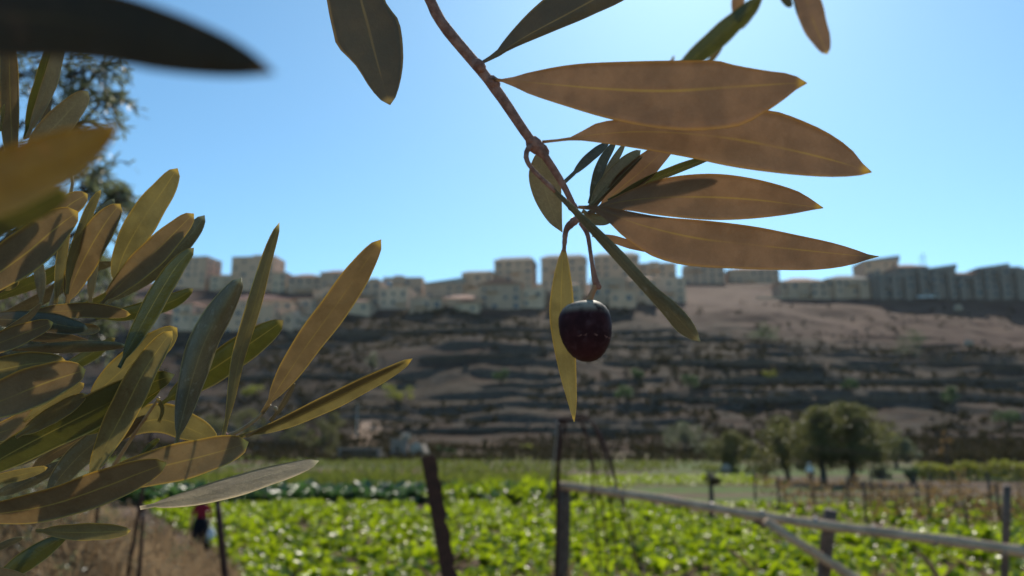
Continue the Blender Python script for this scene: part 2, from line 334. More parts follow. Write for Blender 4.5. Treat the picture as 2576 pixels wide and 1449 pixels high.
# crops ------------------------------------------------------------
def in_view(x, y, m=1.05): return np.abs(x) < .655 * m * y
def rosettes(name, label, cat, poly_y, xr, spacing, nl, L, W, mat, rise=.6, mask=None, hj=.3):
    ys = np.arange(poly_y[0], poly_y[1], spacing * 1.25); xs = np.arange(xr[0], xr[1], spacing * .85)
    X, Y = np.meshgrid(xs, ys); X = X.ravel() + RNG.normal(0, spacing * .2, X.size); Y = Y.ravel() + RNG.normal(0, spacing * .14, Y.size)
    k = in_view(X, Y) & (RNG.random(X.size) > .06)
    if mask is not None: k &= mask(X, Y)
    X, Y = X[k], Y[k]; Z = terrain(X, Y); n = len(X); sc = np.repeat(1 + RNG.normal(0, hj * .6, n).clip(-.5, .6), nl)
    C = np.repeat(np.stack([X, Y, Z], 1), nl, 0); m = len(C); an = RNG.random(m) * 2 * math.pi; el = RNG.normal(rise, .3, m).clip(.05, 1.45)
    D = np.stack([np.cos(an) * np.cos(el), np.sin(an) * np.cos(el), np.sin(el)], 1); N = np.stack([-np.cos(an) * np.sin(el), -np.sin(an) * np.sin(el), np.cos(el)], 1) + rdir(m) * .3
    C = C + D * .05 + np.stack([RNG.normal(0, .04, m), RNG.normal(0, .04, m), RNG.random(m) * .12 * sc], 1)
    V, Fc, r = cards(C, D, N, L * sc * (.7 + .6 * RNG.random(m)), W * sc * (.7 + .6 * RNG.random(m)), .18, .5)
    return tag(mesh_obj(name, V, Fc, mat, attr=r, smooth=True), label, cat, kind='stuff')
def bright_mask(x, y):
    left = np.interp(y, [16, 24, 42], [-4.6, -8.6, -19.0])
    thin = (x > 9 + (y - 24) * -.15) & (y > 30)
    return (x > left) & ~(thin & (RNG.random(x.size) < .55)) & ~((np.abs(np.mod(y, 4.6) - 2.3) < .42) & (RNG.random(x.size) < .85)) & (fbm(x / 1.4, y / 1.4, 71, 2) > -.26)
rosettes('leafy_crop', 'bright lime green leafy crop filling the field behind the fence', 'crop', (17.0, 43), (-30, 30), .42, 11, .28, .165, M_CROP, .9, bright_mask, .55)
rosettes('cabbage_row', 'taller dark blue green crop bed behind the bright leafy crop', 'crop', (44.5, 52), (-22, 3.5), .62, 12, .62, .36, M_CABB, .85, lambda x, y: fbm(x / 2.5, y / 2.5, 47) > -.3, .6)
rosettes('herb_strip', 'olive green feathery crop strip beyond the dark crop bed', 'crop', (53, 70), (-32, 4), .55, 9, .8, .10, M_HERB, 1.2, lambda x, y: fbm(x / 5, y / 5, 40) > -.15)
rosettes('low_crop_strip', 'low fresh green crop strip in the middle of the valley', 'crop', (58, 76), (4.5, 30), .7, 8, .30, .16, M_CROP, .7, lambda x, y: (x < 22) & (y > 64))
rosettes('far_crop_strip', 'thin distant green crop strip near the stone hut', 'crop', (84, 118), (-70, 26), 1.0, 8, .45, .25, M_HERB, .8, lambda x, y: fbm(x / 12, y / 6, 90) > .04)
rosettes('tall_weeds', 'tall pale weeds around the wire bundle behind the leafy crop', 'weeds', (43, 50), (-4, 6), .6, 14, .9, .14, M_CROP, 1.2, lambda x, y: fbm(x / 1.5, y, 63) > .05)
rosettes('dry_weeds', 'brownish dry weeds and thistles along the foot of the slope', 'weeds', (108, 150), (-110, 110), 1.1, 9, .8, .22, M_SCRUB, 1.0, lambda x, y: fbm(x / 9, y / 5, 33) > -.12)
# scrub over the slope ------------------------------------------------------------
n = 15000; X = RNG.uniform(-230, 230, n); Y = RNG.uniform(128, 300, n); den = fbm(X / 28, Y / 18, 51, 3) + .25 * fbm(X / 6, Y / 6, 55, 2)
k = in_view(X, Y) & (den > -.10) & ~((X > 40) & (Y > 240) & (RNG.random(n) < .85)); X, Y = X[k], Y[k]; q = 15
Z = terrain(X, Y); sc = np.repeat(RNG.uniform(.5, 1.35, len(X)), q); C = np.repeat(np.stack([X, Y, Z], 1), q, 0); m = len(C); d = rdir(m); d[:, 2] = np.abs(d[:, 2])
C = C + d * (sc * .55)[:, None] * RNG.random(m)[:, None]; V, Fc, r = cards(C, d + rdir(m) * .4, rdir(m), .55 * sc, .38 * sc)
tag(mesh_obj('hillside_scrub', V, Fc, M_SCRUB, attr=r), 'low dark thorny scrub spread over the terraced slope', 'scrub', kind='stuff')
# stones strewn on the slope
n = 1500; X = RNG.uniform(-230, 230, n); Y = RNG.uniform(130, 300, n); k = in_view(X, Y) & (fbm(X / 20, Y / 9, 77) > .0); X, Y = X[k], Y[k]; s_ = MB()
for x, y in zip(X, Y):
    a = random.uniform(.25, .8); s_.box((x, y, tz(x, y) + a * .2), (a * random.uniform(1, 2), a, a * .8), q=Quaternion((random.random(), random.random(), random.random()), random.random() * 2))
tag(s_.build('slope_stones', M_STONE), 'pale loose stones strewn over the terraced slope', 'stones', kind='stuff')
# terrace walls ------------------------------------------------------------
def terrace_wall(label, pts, h, n=60):
    line = spline(pts, n); g = np.array([on_ground(*p, y0=120) for p in line]); mb = MB()
    for row in range(max(2, int(h / .45))):
        for i in range(n - 1):
            a, b = g[i], g[i + 1]; seg = np.linalg.norm(b[:2] - a[:2])
            if seg > 14 or random.random() < .05: continue
            m_ = max(1, int(seg / 1.1))
            for j in range(m_):
                c = a + (b - a) * ((j + .5) / m_); hh = .45 * random.uniform(.8, 1.15)
                mb.box((c[0], c[1] + random.uniform(-.12, .12) - .2, tz(c[0], c[1]) - .1 + (row + .5) * .43), (seg / m_ * random.uniform(.85, .98), .7 + random.random() * .25, hh), rz=math.atan2(b[1] - a[1], b[0] - a[0]) + random.uniform(-.06, .06))
    return tag(mb.build('terrace_wall', M_STONE), label, 'wall', 'dry stone terrace walls')
for lab, pts, h in [
 ('long dry stone terrace wall crossing the slope right of the olive', [(1560, 922), (1800, 918), (2060, 925), (2300, 940)], 1.4),
 ('dry stone terrace wall at the right edge below the round green shrub', [(2330, 918), (2450, 922), (2576, 930)], 1.6),
 ('dry stone terrace wall in the middle of the right slope', [(1750, 968), (1980, 962), (2200, 968), (2420, 962), (2576, 968)], 1.6),
 ('dry stone terrace wall low on the right slope behind the olive trees', [(1640, 1010), (1900, 1012), (2150, 1008), (2576, 1012)], 1.4),
 ('dry stone terrace wall left of the olive above the rounded knoll', [(1060, 905), (1200, 898), (1380, 893)], 1.3),
 ('dry stone terrace wall high on the left slope under the houses', [(720, 850), (900, 845), (1100, 838), (1300, 830)], 1.4),
 ('lowest dry stone terrace wall along the foot of the slope', [(1000, 1092), (1300, 1083), (1700, 1090)], 1.2),
 ('dry stone terrace wall low on the left slope', [(560, 955), (800, 950), (1050, 958)], 1.2)]:
    terrace_wall(lab, pts, h)
# ================================================================== BUILDINGS on the ridge
def wall_mat(name, a, b):
    t = NT(name); p = t.coord('Object'); br = t.node('ShaderNodeTexBrick', {'Scale': 1.0, 'Mortar Size': .012, 'Brick Width': .7, 'Row Height': .28, 'Color1': (*a, 1), 'Color2': (*b, 1), 'Mortar': (*[c * .75 for c in a], 1)}); t.l.new(p, br.inputs[0])
    c = t.mix(t.math('MULTIPLY', t.ramp(t.noise(.35, p, 5), .4, .7), .45), br.outputs[0], tuple(v * .72 for v in a))
    return t.end(t.princ(c, .9, .15, t.noise(7, p), .3, .02))
WALLS = {'cream': wall_mat('stone_cream', (.70, .43, .285), (.62, .385, .255)), 'pale': wall_mat('stone_pale', (.68, .46, .32), (.62, .42, .29)),
         'grey': wall_mat('stone_grey', (.54, .36, .25), (.47, .31, .22)), 'warm': wall_mat('stone_warm', (.62, .43, .29), (.55, .39, .27)), 'raw': wall_mat('raw_concrete', (.28, .22, .185), (.23, .185, .155))}
M_TILE = simple_mat('roof_tile', (.40, .20, .14), (.32, .16, .115), 3, .8, .2, .5, .05)
M_FLATROOF = simple_mat('roof_screed', (.38, .34, .30), (.30, .27, .24), 1, .9, .1)
M_GLASS = simple_mat('window_glass', (.02, .024, .03), (.03, .034, .04), 3, .12, .5, 0, .01)
M_FRAME = simple_mat('window_frame', (.5, .44, .37), (.42, .40, .37), 3, .6, .3, 0, .01)
def window_mesh():
    m = MB(); m.box((0, -.06, -.72), (1.5, .22, .10)); m.box((0, -.03, .68), (1.3, .14, .08)); m.box((-.62, -.03, 0), (.08, .14, 1.3)); m.box((.62, -.03, 0), (.08, .14, 1.3)); nf = len(m.f)
    m.box((0, -.012, 0), (1.16, .05, 1.28)); o = mesh_obj('window', m.v, m.f, [M_FRAME, M_GLASS], mi=[0] * nf + [1] * (len(m.f) - nf)); me = o.data; bpy.data.objects.remove(o); return me
WIN = window_mesh()
def building(label, x0, x1, rt, rb, roof='flat', wall='cream', rot=0, Y=None, dep=12, fl=None, cols=None, bays=0, sink=3.0, tile=None, name='apartment_building'):
    xm = (x0 + x1) / 2
    if Y is None: Y = on_ground(xm, rb, 150)[1]
    base = at_y(xm, rb, Y); top = at_y(xm, rt, Y); w = (x1 - x0) / F * Y / math.cos(PITCH) * 1.0
    w = w / (abs(math.cos(rot)) + .35 * abs(math.sin(rot))); H = top[2] - base[2] + sink; z0 = base[2] - sink
    e = empty(name, (base[0], base[1] + dep * .5, z0), label, 'building', 'houses along the ridge', rz=rot)
    hw, hd = w / 2, dep / 2; wm = WALLS[wall]; m = MB(); rh = 0
    if roof == 'flat':
        m.box((0, 0, (H - .3) / 2), (w, dep, H - .3)); m.build('wall', wm, e)
        p = MB()
        for c, d in (((0, -hd + .12, H - .0), (w + .1, .3, .7)), ((0, hd - .12, H), (w + .1, .3, .7)), ((-hw + .12, 0, H), (.3, dep - .6, .7)), ((hw - .12, 0, H), (.3, dep - .6, .7))): p.box(c, d)
        p.build('parapet', wm, e); MB().box((0, 0, H - .27), (w - .6, dep - .6, .08)).build('roof', M_FLATROOF, e)
        sx = random.uniform(-.28, .28) * w; MB().box((sx, 1.5, H + 1.0), (min(w * .3, 4.2), 3.6, 2.6)).build('stair_hut', wm, e)
        for k in range(2): bx = random.uniform(-.4, .4) * w; MB().tube([(bx, -1, H + .9), (bx + 1.2, -1, H + .9)], .32, 10).box((bx + .6, -1.2, H + .35), (1.4, .9, .7)).build('water_boiler', M_FRAME, e)
    else:
        rh = min(H * .3, w * .16, 2.6); Hw = H - rh
        m.box((0, 0, Hw / 2), (w, dep, Hw)); m.build('wall', wm, e); o_ = .45; ins = hw * .75 if roof == 'hip' else (hw * .25 if roof == 'oct' else 0)
        if roof == 'gable': vs = [(-hw - o_, -hd - o_, Hw), (hw + o_, -hd - o_, Hw), (hw + o_, hd + o_, Hw), (-hw - o_, hd + o_, Hw), (0, -hd - o_, H), (0, hd + o_, H)]; fs = [(0, 1, 4), (2, 3, 5), (1, 2, 5, 4), (3, 0, 4, 5), (3, 2, 1, 0)]
        elif roof == 'shed': vs = [(-hw - o_, -hd - o_, Hw), (hw + o_, -hd - o_, Hw), (hw + o_, hd + o_, Hw), (-hw - o_, hd + o_, Hw), (hw + o_, -hd - o_, H), (hw + o_, hd + o_, H)]; fs = [(0, 1, 4), (2, 3, 5), (1, 2, 5, 4), (3, 0, 4, 5), (3, 2, 1, 0)]
        else: vs = [(-hw - o_, -hd - o_, Hw), (hw + o_, -hd - o_, Hw), (hw + o_, hd + o_, Hw), (-hw - o_, hd + o_, Hw), (-hw + ins, -hd * .1, H), (hw - ins, -hd * .1, H), (hw - ins, hd * .1, H), (-hw + ins, hd * .1, H)]; fs = [(0, 1, 5, 4), (1, 2, 6, 5), (2, 3, 7, 6), (3, 0, 4, 7), (4, 5, 6, 7), (3, 2, 1, 0)]
        mesh_obj('roof', vs, fs, tile or (M_TILE if roof in ('hip', 'gable') else M_FLATROOF), e)
    for k in range(random.choice((0, 1, 1, 2))):
        bx = random.uniform(-.3, .3) * w; bz = H - rh - 2.9 - 3.0 * random.choice((0, 1)); MB().box((bx, -hd - .65, bz), (min(w * .35, 4), 1.3, .18)).box((bx, -hd - 1.26, bz + .55), (min(w * .35, 4), .08, .95)).build('balcony', wm, e)
    Hf = H - rh - .5; fl = fl or max(1, int((Hf - sink + 1) / 3.0)); cols = cols or max(2, int(w / 3.4))
    for b in range(bays):
        bx = -hw + w * (b + .5) / bays; MB().box((bx, -hd - .7, (H - rh - 1) / 2), (w / bays * .42, 1.5, H - rh - 1)).build('bay', wm, e)
    for f_ in range(fl):
        for c in range(cols):
            if random.random() < .22: continue
            x = -hw + w * (c + .5) / cols; z = H - rh - 2.0 - f_ * 3.0
            if z < 1: continue
            yy = -hd
            if bays and abs(((x + hw) / w * bays) % 1 - .5) < .22: yy = -hd - 1.45
            o = bpy.data.objects.new('window', WIN); COL.objects.link(o); o.parent = e; o.location = (x, yy, z); o.scale = (random.choice((.7, .9, 1.0, 1.4)), 1, random.choice((.8, 1.0, 1.25)))
    for f_ in range(min(fl, 3)):                                       # right-hand side face
        for yy in (-hd * .45, hd * .45):
            o = bpy.data.objects.new('window', WIN); COL.objects.link(o); o.parent = e; o.location = (hw, yy, H - rh - 2.0 - f_ * 3.0); o.rotation_euler = (0, 0, R(90))
    return e
BL = [
 ('flat topped stone block at the far left of the ridge behind olive leaves', 235, 330, 647, 720, 'flat', 'cream', .25, {}),
 ('tall flat roofed stone block left of the first sky gap', 405, 531, 648, 726, 'flat', 'cream', .22, {}),
 ('low stone house filling the gap between the two tall left blocks', 526, 582, 684, 732, 'hip', 'warm', 0, {}),
 ('tall flat roofed stone block right of the first sky gap', 577, 694, 646, 732, 'flat', 'cream', .12, {}),
 ('small warm stone house beside the right tall left block', 686, 722, 680, 736, 'hip', 'warm', .1, {}),
 ('wide house with dark open ground floor left of the yellow leaf', 722, 806, 683, 738, 'hip', 'grey', 0, {}),
 ('peaked stone house partly behind the yellow leaf', 803, 884, 673, 740, 'hip', 'grey', 0, {}),
 ('wide terrace block with long red roof below the tall blocks', 540, 735, 736, 800, 'hip', 'cream', 0, dict(dep=9)),
 ('narrow house with red roof on the lower left row', 436, 496, 756, 832, 'hip', 'pale', .3, {}),
 ('stone apartment house at the lower left with many windows', 560, 700, 772, 838, 'flat', 'cream', .2, {}),
 ('pale house on the lowest left row behind olive leaves', 330, 420, 770, 838, 'hip', 'pale', .35, {}),
 ('small grey house just right of the yellow leaf tip side', 884, 962, 707, 768, 'flat', 'grey', .1, {}),
 ('long flat block with the blue tank on its front', 962, 1062, 699, 745, 'flat', 'grey', 0, {}),
 ('long low block right of the blue tank block', 1068, 1166, 697, 748, 'shed', 'grey', 0, {}),
 ('banded house below the blue tank', 955, 1034, 726, 778, 'flat', 'pale', .15, {}),
 ('low house with pink tiled roof in the centre row', 1112, 1212, 735, 774, 'hip', 'cream', 0, {}),
 ('broad domed looking house left of the tallest centre block', 1163, 1246, 674, 748, 'oct', 'cream', .1, {}),
 ('tall polygonal block left of the hanging olive leaf', 1246, 1350, 639, 742, 'oct', 'cream', .18, {}),
 ('large gabled house in front of the tall polygonal block', 1206, 1314, 698, 778, 'gable', 'grey', .05, dict(tile=None)),
 ('tall polygonal block directly behind the hanging olive leaf', 1364, 1482, 633, 744, 'oct', 'cream', .15, {}),
 ('pale lit house left of the hanging olive leaf', 1318, 1384, 727, 775, 'flat', 'pale', .3, {}),
 ('tall polygonal block right of the olive stalk', 1496, 1616, 628, 744, 'oct', 'cream', .15, {}),
 ('terraced house under the polygonal block right of the stalk', 1490, 1580, 700, 768, 'flat', 'grey', .1, {}),
 ('stepped house behind the narrow hanging leaf', 1580, 1660, 690, 764, 'hip', 'cream', .1, {}),
 ('flat house below the long brown leaf start', 1612, 1708, 663, 742, 'flat', 'cream', .1, {}),
 ('low house with lit terrace right of the narrow leaf', 1650, 1735, 700, 760, 'flat', 'pale', .2, {}),
 ('long flat house under the middle of the brown leaf', 1724, 1830, 667, 716, 'flat', 'grey', .15, dict(Y=372)),
 ('flat house mostly hidden by the long brown leaf', 1836, 1966, 664, 716, 'hip', 'grey', .1, dict(Y=374)),
 ('grey house with dark openings right of the bare slope', 1966, 2086, 692, 751, 'hip', 'grey', .05, dict(bays=2)),
 ('grey house with pale roof under the brown leaf tip', 2080, 2206, 686, 751, 'hip', 'grey', 0, dict(bays=2, tile='pale')),
 ('peaked house on the skyline beyond the brown leaf tip', 2180, 2268, 642, 735, 'shed', 'cream', 0, {}),
 ('unfinished dark house with iron rods on the skyline', 2262, 2346, 658, 748, 'hip', 'raw', .1, dict(bays=2)),
 ('dark terraced house with projecting bays left of the cars', 2200, 2300, 690, 752, 'flat', 'raw', 0, dict(bays=3)),
 ('dark terraced house behind the parked cars', 2338, 2412, 664, 751, 'shed', 'raw', 0, dict(bays=2)),
 ('dark terraced house right of the parked cars', 2404, 2474, 678, 752, 'hip', 'raw', 0, dict(bays=2)),
 ('dark house with a rising shed roof near the right edge', 2470, 2546, 662, 753, 'shed', 'raw', 0, dict(bays=2)),
 ('dark house cut by the right edge of the picture', 2544, 2640, 676, 753, 'flat', 'raw', 0, dict(bays=2)),
]
BL += [
 ('small tiled house under the wide house with dark ground floor', 735, 792, 742, 792, 'hip', 'pale', .2, {}),
 ('narrow pale house under the peaked house behind the yellow leaf', 792, 850, 730, 788, 'flat', 'cream', .3, {}),
 ('low warm house right of the yellow leaf below the grey house', 868, 935, 748, 792, 'hip', 'warm', .1, {}),
 ('low grey garage below the banded house', 1030, 1112, 752, 784, 'flat', 'grey', 0, {}),
 ('small tiled house between the pink roof and the gabled house', 1150, 1215, 752, 786, 'gable', 'warm', .2, {}),
 ('pale terrace house under the polygonal block behind the hanging leaf', 1400, 1470, 705, 768, 'hip', 'pale', .1, {}),
 ('lowest house of the centre row beside the olive fruit', 1540, 1610, 735, 774, 'flat', 'cream', .2, {}),
 ('low house with lit side at the lower left end of the row', 486, 552, 778, 838, 'hip', 'warm', .4, {}),
 ('narrow house on the lowest row right of the red roofed terrace', 700, 752, 790, 830, 'flat', 'pale', .3, {}),
]
for lab, x0, x1, rt, rb, rf, wl_, rot, kw in BL:
    if kw.get('tile') == 'pale': kw = dict(kw, tile=M_FLATROOF)
    building(lab, x0, x1, rt, rb, rf, wl_, -rot, **kw)
M_TANK = simple_mat('blue_plastic', (.02, .16, .26), (.025, .19, .30), 2, .4, .4, 0, .01)
p = at_y(973, 716, 312); e = empty('water_tank', (p[0], p[1] - 2, p[2] - 1.2), 'bright blue water tank on the long flat ridge block', 'water tank')
MB().tube([(-2, 0, .9), (-1.9, 0, .9), (1.9, 0, .9), (2, 0, .9)], [1.0, 1.15, 1.15, 1.0], 16).build('tank', M_TANK, e, True)
MB().box((-1.1, 0, -.35), (.3, 1.8, .8)).box((1.1, 0, -.35), (.3, 1.8, .8)).build('stand', WALLS['raw'], e)
M_IRON = simple_mat('rusty_iron', (.035, .016, .012), (.06, .026, .018), 30, .8, .3, .5, .003)
p = at_y(2322, 660, 345); e = empty('roof_antenna', (p[0], p[1], p[2] - 1), 'thin iron rods standing on the unfinished ridge house', 'antenna')
for dx, h in ((-1.2, 4.2), (0, 5.4), (.9, 4.8)): MB().tube([(dx, 0, 0), (dx + .2, 0, h)], .11, 6).build('rod', M_IRON, e)
MB().box((-.1, 0, 3.4), (2.6, .12, .12)).build('crossbar', M_IRON, e)
# parked cars on the ridge road
M_CAR = simple_mat('white_car_paint', (.78, .78, .77), (.70, .70, .70), 2, .3, .5, 0, .01); M_TYRE = simple_mat('tyre', (.02, .02, .02), (.03, .03, .03), 8, .9, .1)
def car(label, px, row, rz):
    g = on_ground(px, row, 250); e = empty('parked_car', (g[0], g[1], tz(g[0], g[1]) + .05), label, 'car', 'cars parked on the ridge', rz)
    prof = [(-2.1, .35), (-2.15, .8), (-1.5, .95), (-.95, 1.42), (.7, 1.45), (1.35, 1.0), (2.05, .85), (2.1, .35)]; vs = []; fs = []
    for s in (-1, 1):
        for x, z in prof: vs.append((x, s * (.82 if z < 1.2 else .68), z))
    n = len(prof); fs = [tuple(range(n - 1, -1, -1)), tuple(range(n, 2 * n))] + [(i, (i + 1) % n, n + (i + 1) % n, n + i) for i in range(n)]
    mesh_obj('body', vs, fs, M_CAR, e)
    for s in (-1, 1): mesh_obj('window', [(-1.3, s * .83, 1.0), (1.15, s * .83, 1.0), (.65, s * .72, 1.38), (-.9, s * .72, 1.38), (-1.3, s * .80, 1.0), (1.15, s * .80, 1.0), (.65, s * .69, 1.38), (-.9, s * .69, 1.38)], [(0, 1, 2, 3), (7, 6, 5, 4), (0, 4, 5, 1), (1, 5, 6, 2), (2, 6, 7, 3), (3, 7, 4, 0)], M_GLASS, e)
    for x in (-1.35, 1.3):
        for s in (-1, 1): MB().tube([(x, s * .68, .32), (x, s * .86, .32)], .32, 14).build('wheel', M_TYRE, e)
car('white car parked left of another white car on the ridge', 2318, 752, .1); car('white car parked right of another white car on the ridge', 2345, 751, -.15)
# pale retaining wall below the bare slope and earth bank
p0 = on_ground(1960, 752, 250); 
MB().box((p0[0] + 6, p0[1] + 1, tz(p0[0], p0[1]) + .2), (30, .6, 1.4)).build('retaining_wall', WALLS['pale']); tag(bpy.data.objects['retaining_wall'], 'low pale retaining wall at the foot of the grey houses', 'wall')
# ================================================================== TREES, SHRUBS
def crown_cards(centres, rad, per, L, W, mat, name, parent, flat=.75, bias=.35):
    C = []
    for c, r_ in zip(centres, rad):
        d = rdir(per); C.append(np.array(c) + d * np.array([1, 1, flat]) * (r_ * RNG.random(per) ** bias)[:, None])
    C = np.vstack(C); m = len(C); D = rdir(m) + np.array([0, 0, -.15]); V, Fc, r = cards(C, D, rdir(m), L * RNG.uniform(.6, 1.3, m), W * RNG.uniform(.6, 1.3, m))
    return mesh_obj(name, V, Fc, mat, parent, attr=r)
def tree(name, label, cat, px, row, h, wd, mat=M_OLIVE, trunk_h=.32, lean=0, clumps=38, per=120, leaf=.30, group=None, y0=14.0, tr=.2, loc=None):
    g = on_ground(px, row, y0) if loc is None else np.array(loc); e = empty(name, (g[0], g[1], tz(g[0], g[1]) - .05), label, cat, group)
    th = h * trunk_h; mb = MB(); top = (lean, 0, th); mb.tube([(0, 0, -.2), (lean * .3 + .05, 0, th * .4), (lean * .8, .05, th * .8), top], [tr * 1.4, tr, tr * .85, tr * .9], 9)
    cs, rs = [], []
    for k in range(clumps):
        a = random.random() * 2 * math.pi; rr = math.sqrt(random.random()); z = th * .85 + (h - th * .85) * random.random() ** .8; lim = math.sin(math.pi * min(1, max(.12, ((z - th * .8) / (h - th * .8)) * .8 + .18)))
        sq = random.uniform(.8, 1.2); c = (lean + sq * math.cos(a) * rr * wd / 2 * lim * random.uniform(.75, 1.12), math.sin(a) * rr * wd / 2 * lim * .85, z - h * .08); cs.append(c); rs.append(wd * random.uniform(.06, .15))
        if k < 9: mb.tube([top, (top[0] + (c[0] - top[0]) * .45 + .1, c[1] * .4, th + (c[2] - th) * .55), c], [tr * .6, tr * .34, tr * .12], 6)
    mb.build('trunk', M_BARK, e, True); crown_cards(cs, rs, per, leaf, leaf * .42, mat, 'crown', e); return e
OT = 'olive trees in the valley'
tree('olive_tree', 'leftmost of three olive trees behind the rail, with thin slanting trunk', 'tree', 1985, 1208, 5.6, 7.0, lean=-.5, group=OT)
tree('olive_tree', 'large olive tree with dark trunk just right of the white hatted person', 'tree', 2072, 1217, 6.4, 8.6, clumps=64, group=OT, tr=.26)
tree('olive_tree', 'rightmost of three olive trees behind the rail, with thick dark trunk', 'tree', 2146, 1216, 6.9, 9.2, clumps=70, group=OT, tr=.3)
tree('olive_tree', 'small olive tree with wide grey crown right of the dark vine stump', 'tree', 1842, 1186, 4.4, 6.4, clumps=36, group=OT)
tree('olive_tree', 'pale olive tree far left of the small olive tree', 'tree', 1725, 1138, 5.2, 9.0, M_OLIVEN, group=OT, leaf=.22)
tree('olive_tree', 'low pale olive tree behind the red leaved sapling', 'tree', 2255, 1178, 4.0, 5.0, M_OLIVEN, group=OT)
tree('olive_tree', 'dark olive tree left of the sandy track', 'tree', 808, 1156, 6.2, 6.0, clumps=30, group=OT, leaf=.22)
tree('olive_tree', 'dark olive tree behind the pale lit leaf on the left', 'tree', 735, 1128, 6.5, 8.0, clumps=28, group=OT, leaf=.24)
tree('olive_tree', 'spreading olive tree seen between the left olive leaves', 'tree', 620, 1118, 7.0, 10, clumps=30, group=OT, leaf=.26)
tree('olive_tree', 'olive tree beside the track, higher on the slope', 'tree', 835, 1098, 5.0, 5.0, clumps=20, group=OT, leaf=.26)
tree('olive_tree', 'olive tree at the foot of the slope behind the upright stakes', 'tree', 520, 1122, 6.0, 8.0, clumps=24, group=OT, leaf=.26)
def shrub(label, px, row, wpx, hpx, mat=M_SHRUB, per=240, leaf=.35, name='shrub', y0=120.0, cat='shrub', group='shrubs on the slope'):
    g = on_ground(px, row, y0); w = wpx / F * g[1]; h = hpx / F * g[1]; e = empty(name, (g[0], g[1], tz(g[0], g[1]) - .1), label, cat, group); cs, rs = [], []; mb = MB()
    for k in range(9):
        c = (random.uniform(-.32, .32) * w, random.uniform(-.32, .32) * w, h * random.uniform(.22, .78)); cs.append(c); rs.append(min(w, h) * random.uniform(.2, .3)); mb.tube([(c[0] * .1, c[1] * .1, 0), c], [.09, .03], 5)
    mb.build('stem', M_BARK, e); crown_cards(cs, rs, per // 2, leaf, leaf * .5, mat, 'foliage', e); return e
for lab, px, row, w, h, mt in [
 ('wide dark green bush high on the bare right slope', 1925, 862, 105, 66, M_SHRUB), ('tall round green shrub on the right slope near the edge', 2296, 905, 78, 95, M_SHRUB),
 ('slim pale upright shrub left on the slope behind the yellow leaf', 937, 938, 34, 66, M_OLIVEN), ('dark shrub below the rounded knoll', 1262, 965, 50, 38, M_SHRUB),
 ('small dark shrub right of the hanging leaf tip', 1738, 985, 44, 50, M_SHRUB), ('small dark shrub above the red leaved sapling', 2388, 1025, 46, 60, M_SHRUB),
 ('olive green shrub below the tip of the narrow hanging leaf', 1672, 920, 60, 34, M_SCRUB), ('dark shrub under the houses left of the olive', 745, 826, 60, 26, M_SHRUB),
 ('yellowish bush behind the tip of the lit narrow leaf', 1000, 1010, 110, 46, M_YELLOW), ('low yellow bush on the slope left of centre', 640, 1000, 70, 40, M_YELLOW),
 ('dark bush in the terraces left of the round green shrub', 2140, 985, 54, 34, M_SHRUB), ('pale bush on the terraces above the olive trees', 1940, 955, 48, 26, M_YELLOW),
 ('dark bush on the lower slope near the centre', 1580, 1010, 80, 46, M_SHRUB), ('dark bush at the right edge of the slope', 2540, 1075, 80, 50, M_SHRUB),
 ('small dark bush beside the long terrace wall', 1600, 955, 50, 34, M_SHRUB), ('low bush on the terrace at the right edge', 2470, 955, 60, 26, M_SCRUB)]:
    shrub(lab, px, row, w, h, mt)
shrub('dark green upright bush right of the olive trees', 2294, 1222, 36, 58, M_SHRUB, leaf=.15, y0=40, group='bushes in the valley')
shrub('low brown green mound behind the vine stump', 1975, 1178, 40, 22, M_SCRUB, leaf=.2, y0=40, group='bushes in the valley')
for lab, px, row, w, h, mt in [('yellowish low shrub between the small olive tree and the trio', 1925, 1200, 60, 34, M_YELLOW), ('pale grey shrub at the right foot of the olive trees', 2215, 1206, 60, 40, M_OLIVEN), ('olive brown shrub behind the thin sapling', 2350, 1190, 70, 36, M_SCRUB), ('low grey green shrub left of the small olive tree', 1775, 1150, 80, 40, M_OLIVEN), ('dark low shrub at the left end of the far crop strip', 1120, 1140, 70, 24, M_SHRUB), ('yellow green shrub near the far end of the valley', 1330, 1136, 70, 20, M_YELLOW)]:
    shrub(lab, px, row, w, h, mt, leaf=.22, y0=40, group='bushes in the valley')
def hedge(name, label, a, b, hpx, mat, n, L, W, cat, y0=40.0):
    p = on_ground(*a, y0); q = on_ground(*b, y0); h = hpx / F * (p[1] + q[1]) / 2; t = RNG.random(n); wob = RNG.normal(0, .5, n); X = p[0] + (q[0] - p[0]) * t; Y = p[1] + (q[1] - p[1]) * t + wob
    Z = terrain(X, Y) + h * RNG.random(n) ** .8 * (.65 + .5 * vnoise(X / 1.3, Y * 0, 4)); d = rdir(n); V, Fc, r = cards(np.stack([X, Y, Z], 1), d, rdir(n), L * RNG.uniform(.6, 1.3, n), W); o = mesh_obj(name, V, Fc, mat, attr=r); return tag(o, label, cat)
hedge('vine_hedge', 'bright yellow green vine hedge at the right edge', (2310, 1206), (2640, 1212), 46, M_YELLOW, 3800, .24, .2, 'hedge')
hedge('vine_hedge', 'olive brown hedge behind the yellow green vine hedge', (2330, 1180), (2660, 1176), 36, M_SCRUB, 2600, .3, .25, 'hedge')
for x, y in ((1880, 1262), (2000, 1268), (2120, 1272), (2230, 1278), (2340, 1272), (2450, 1280)):
    pass
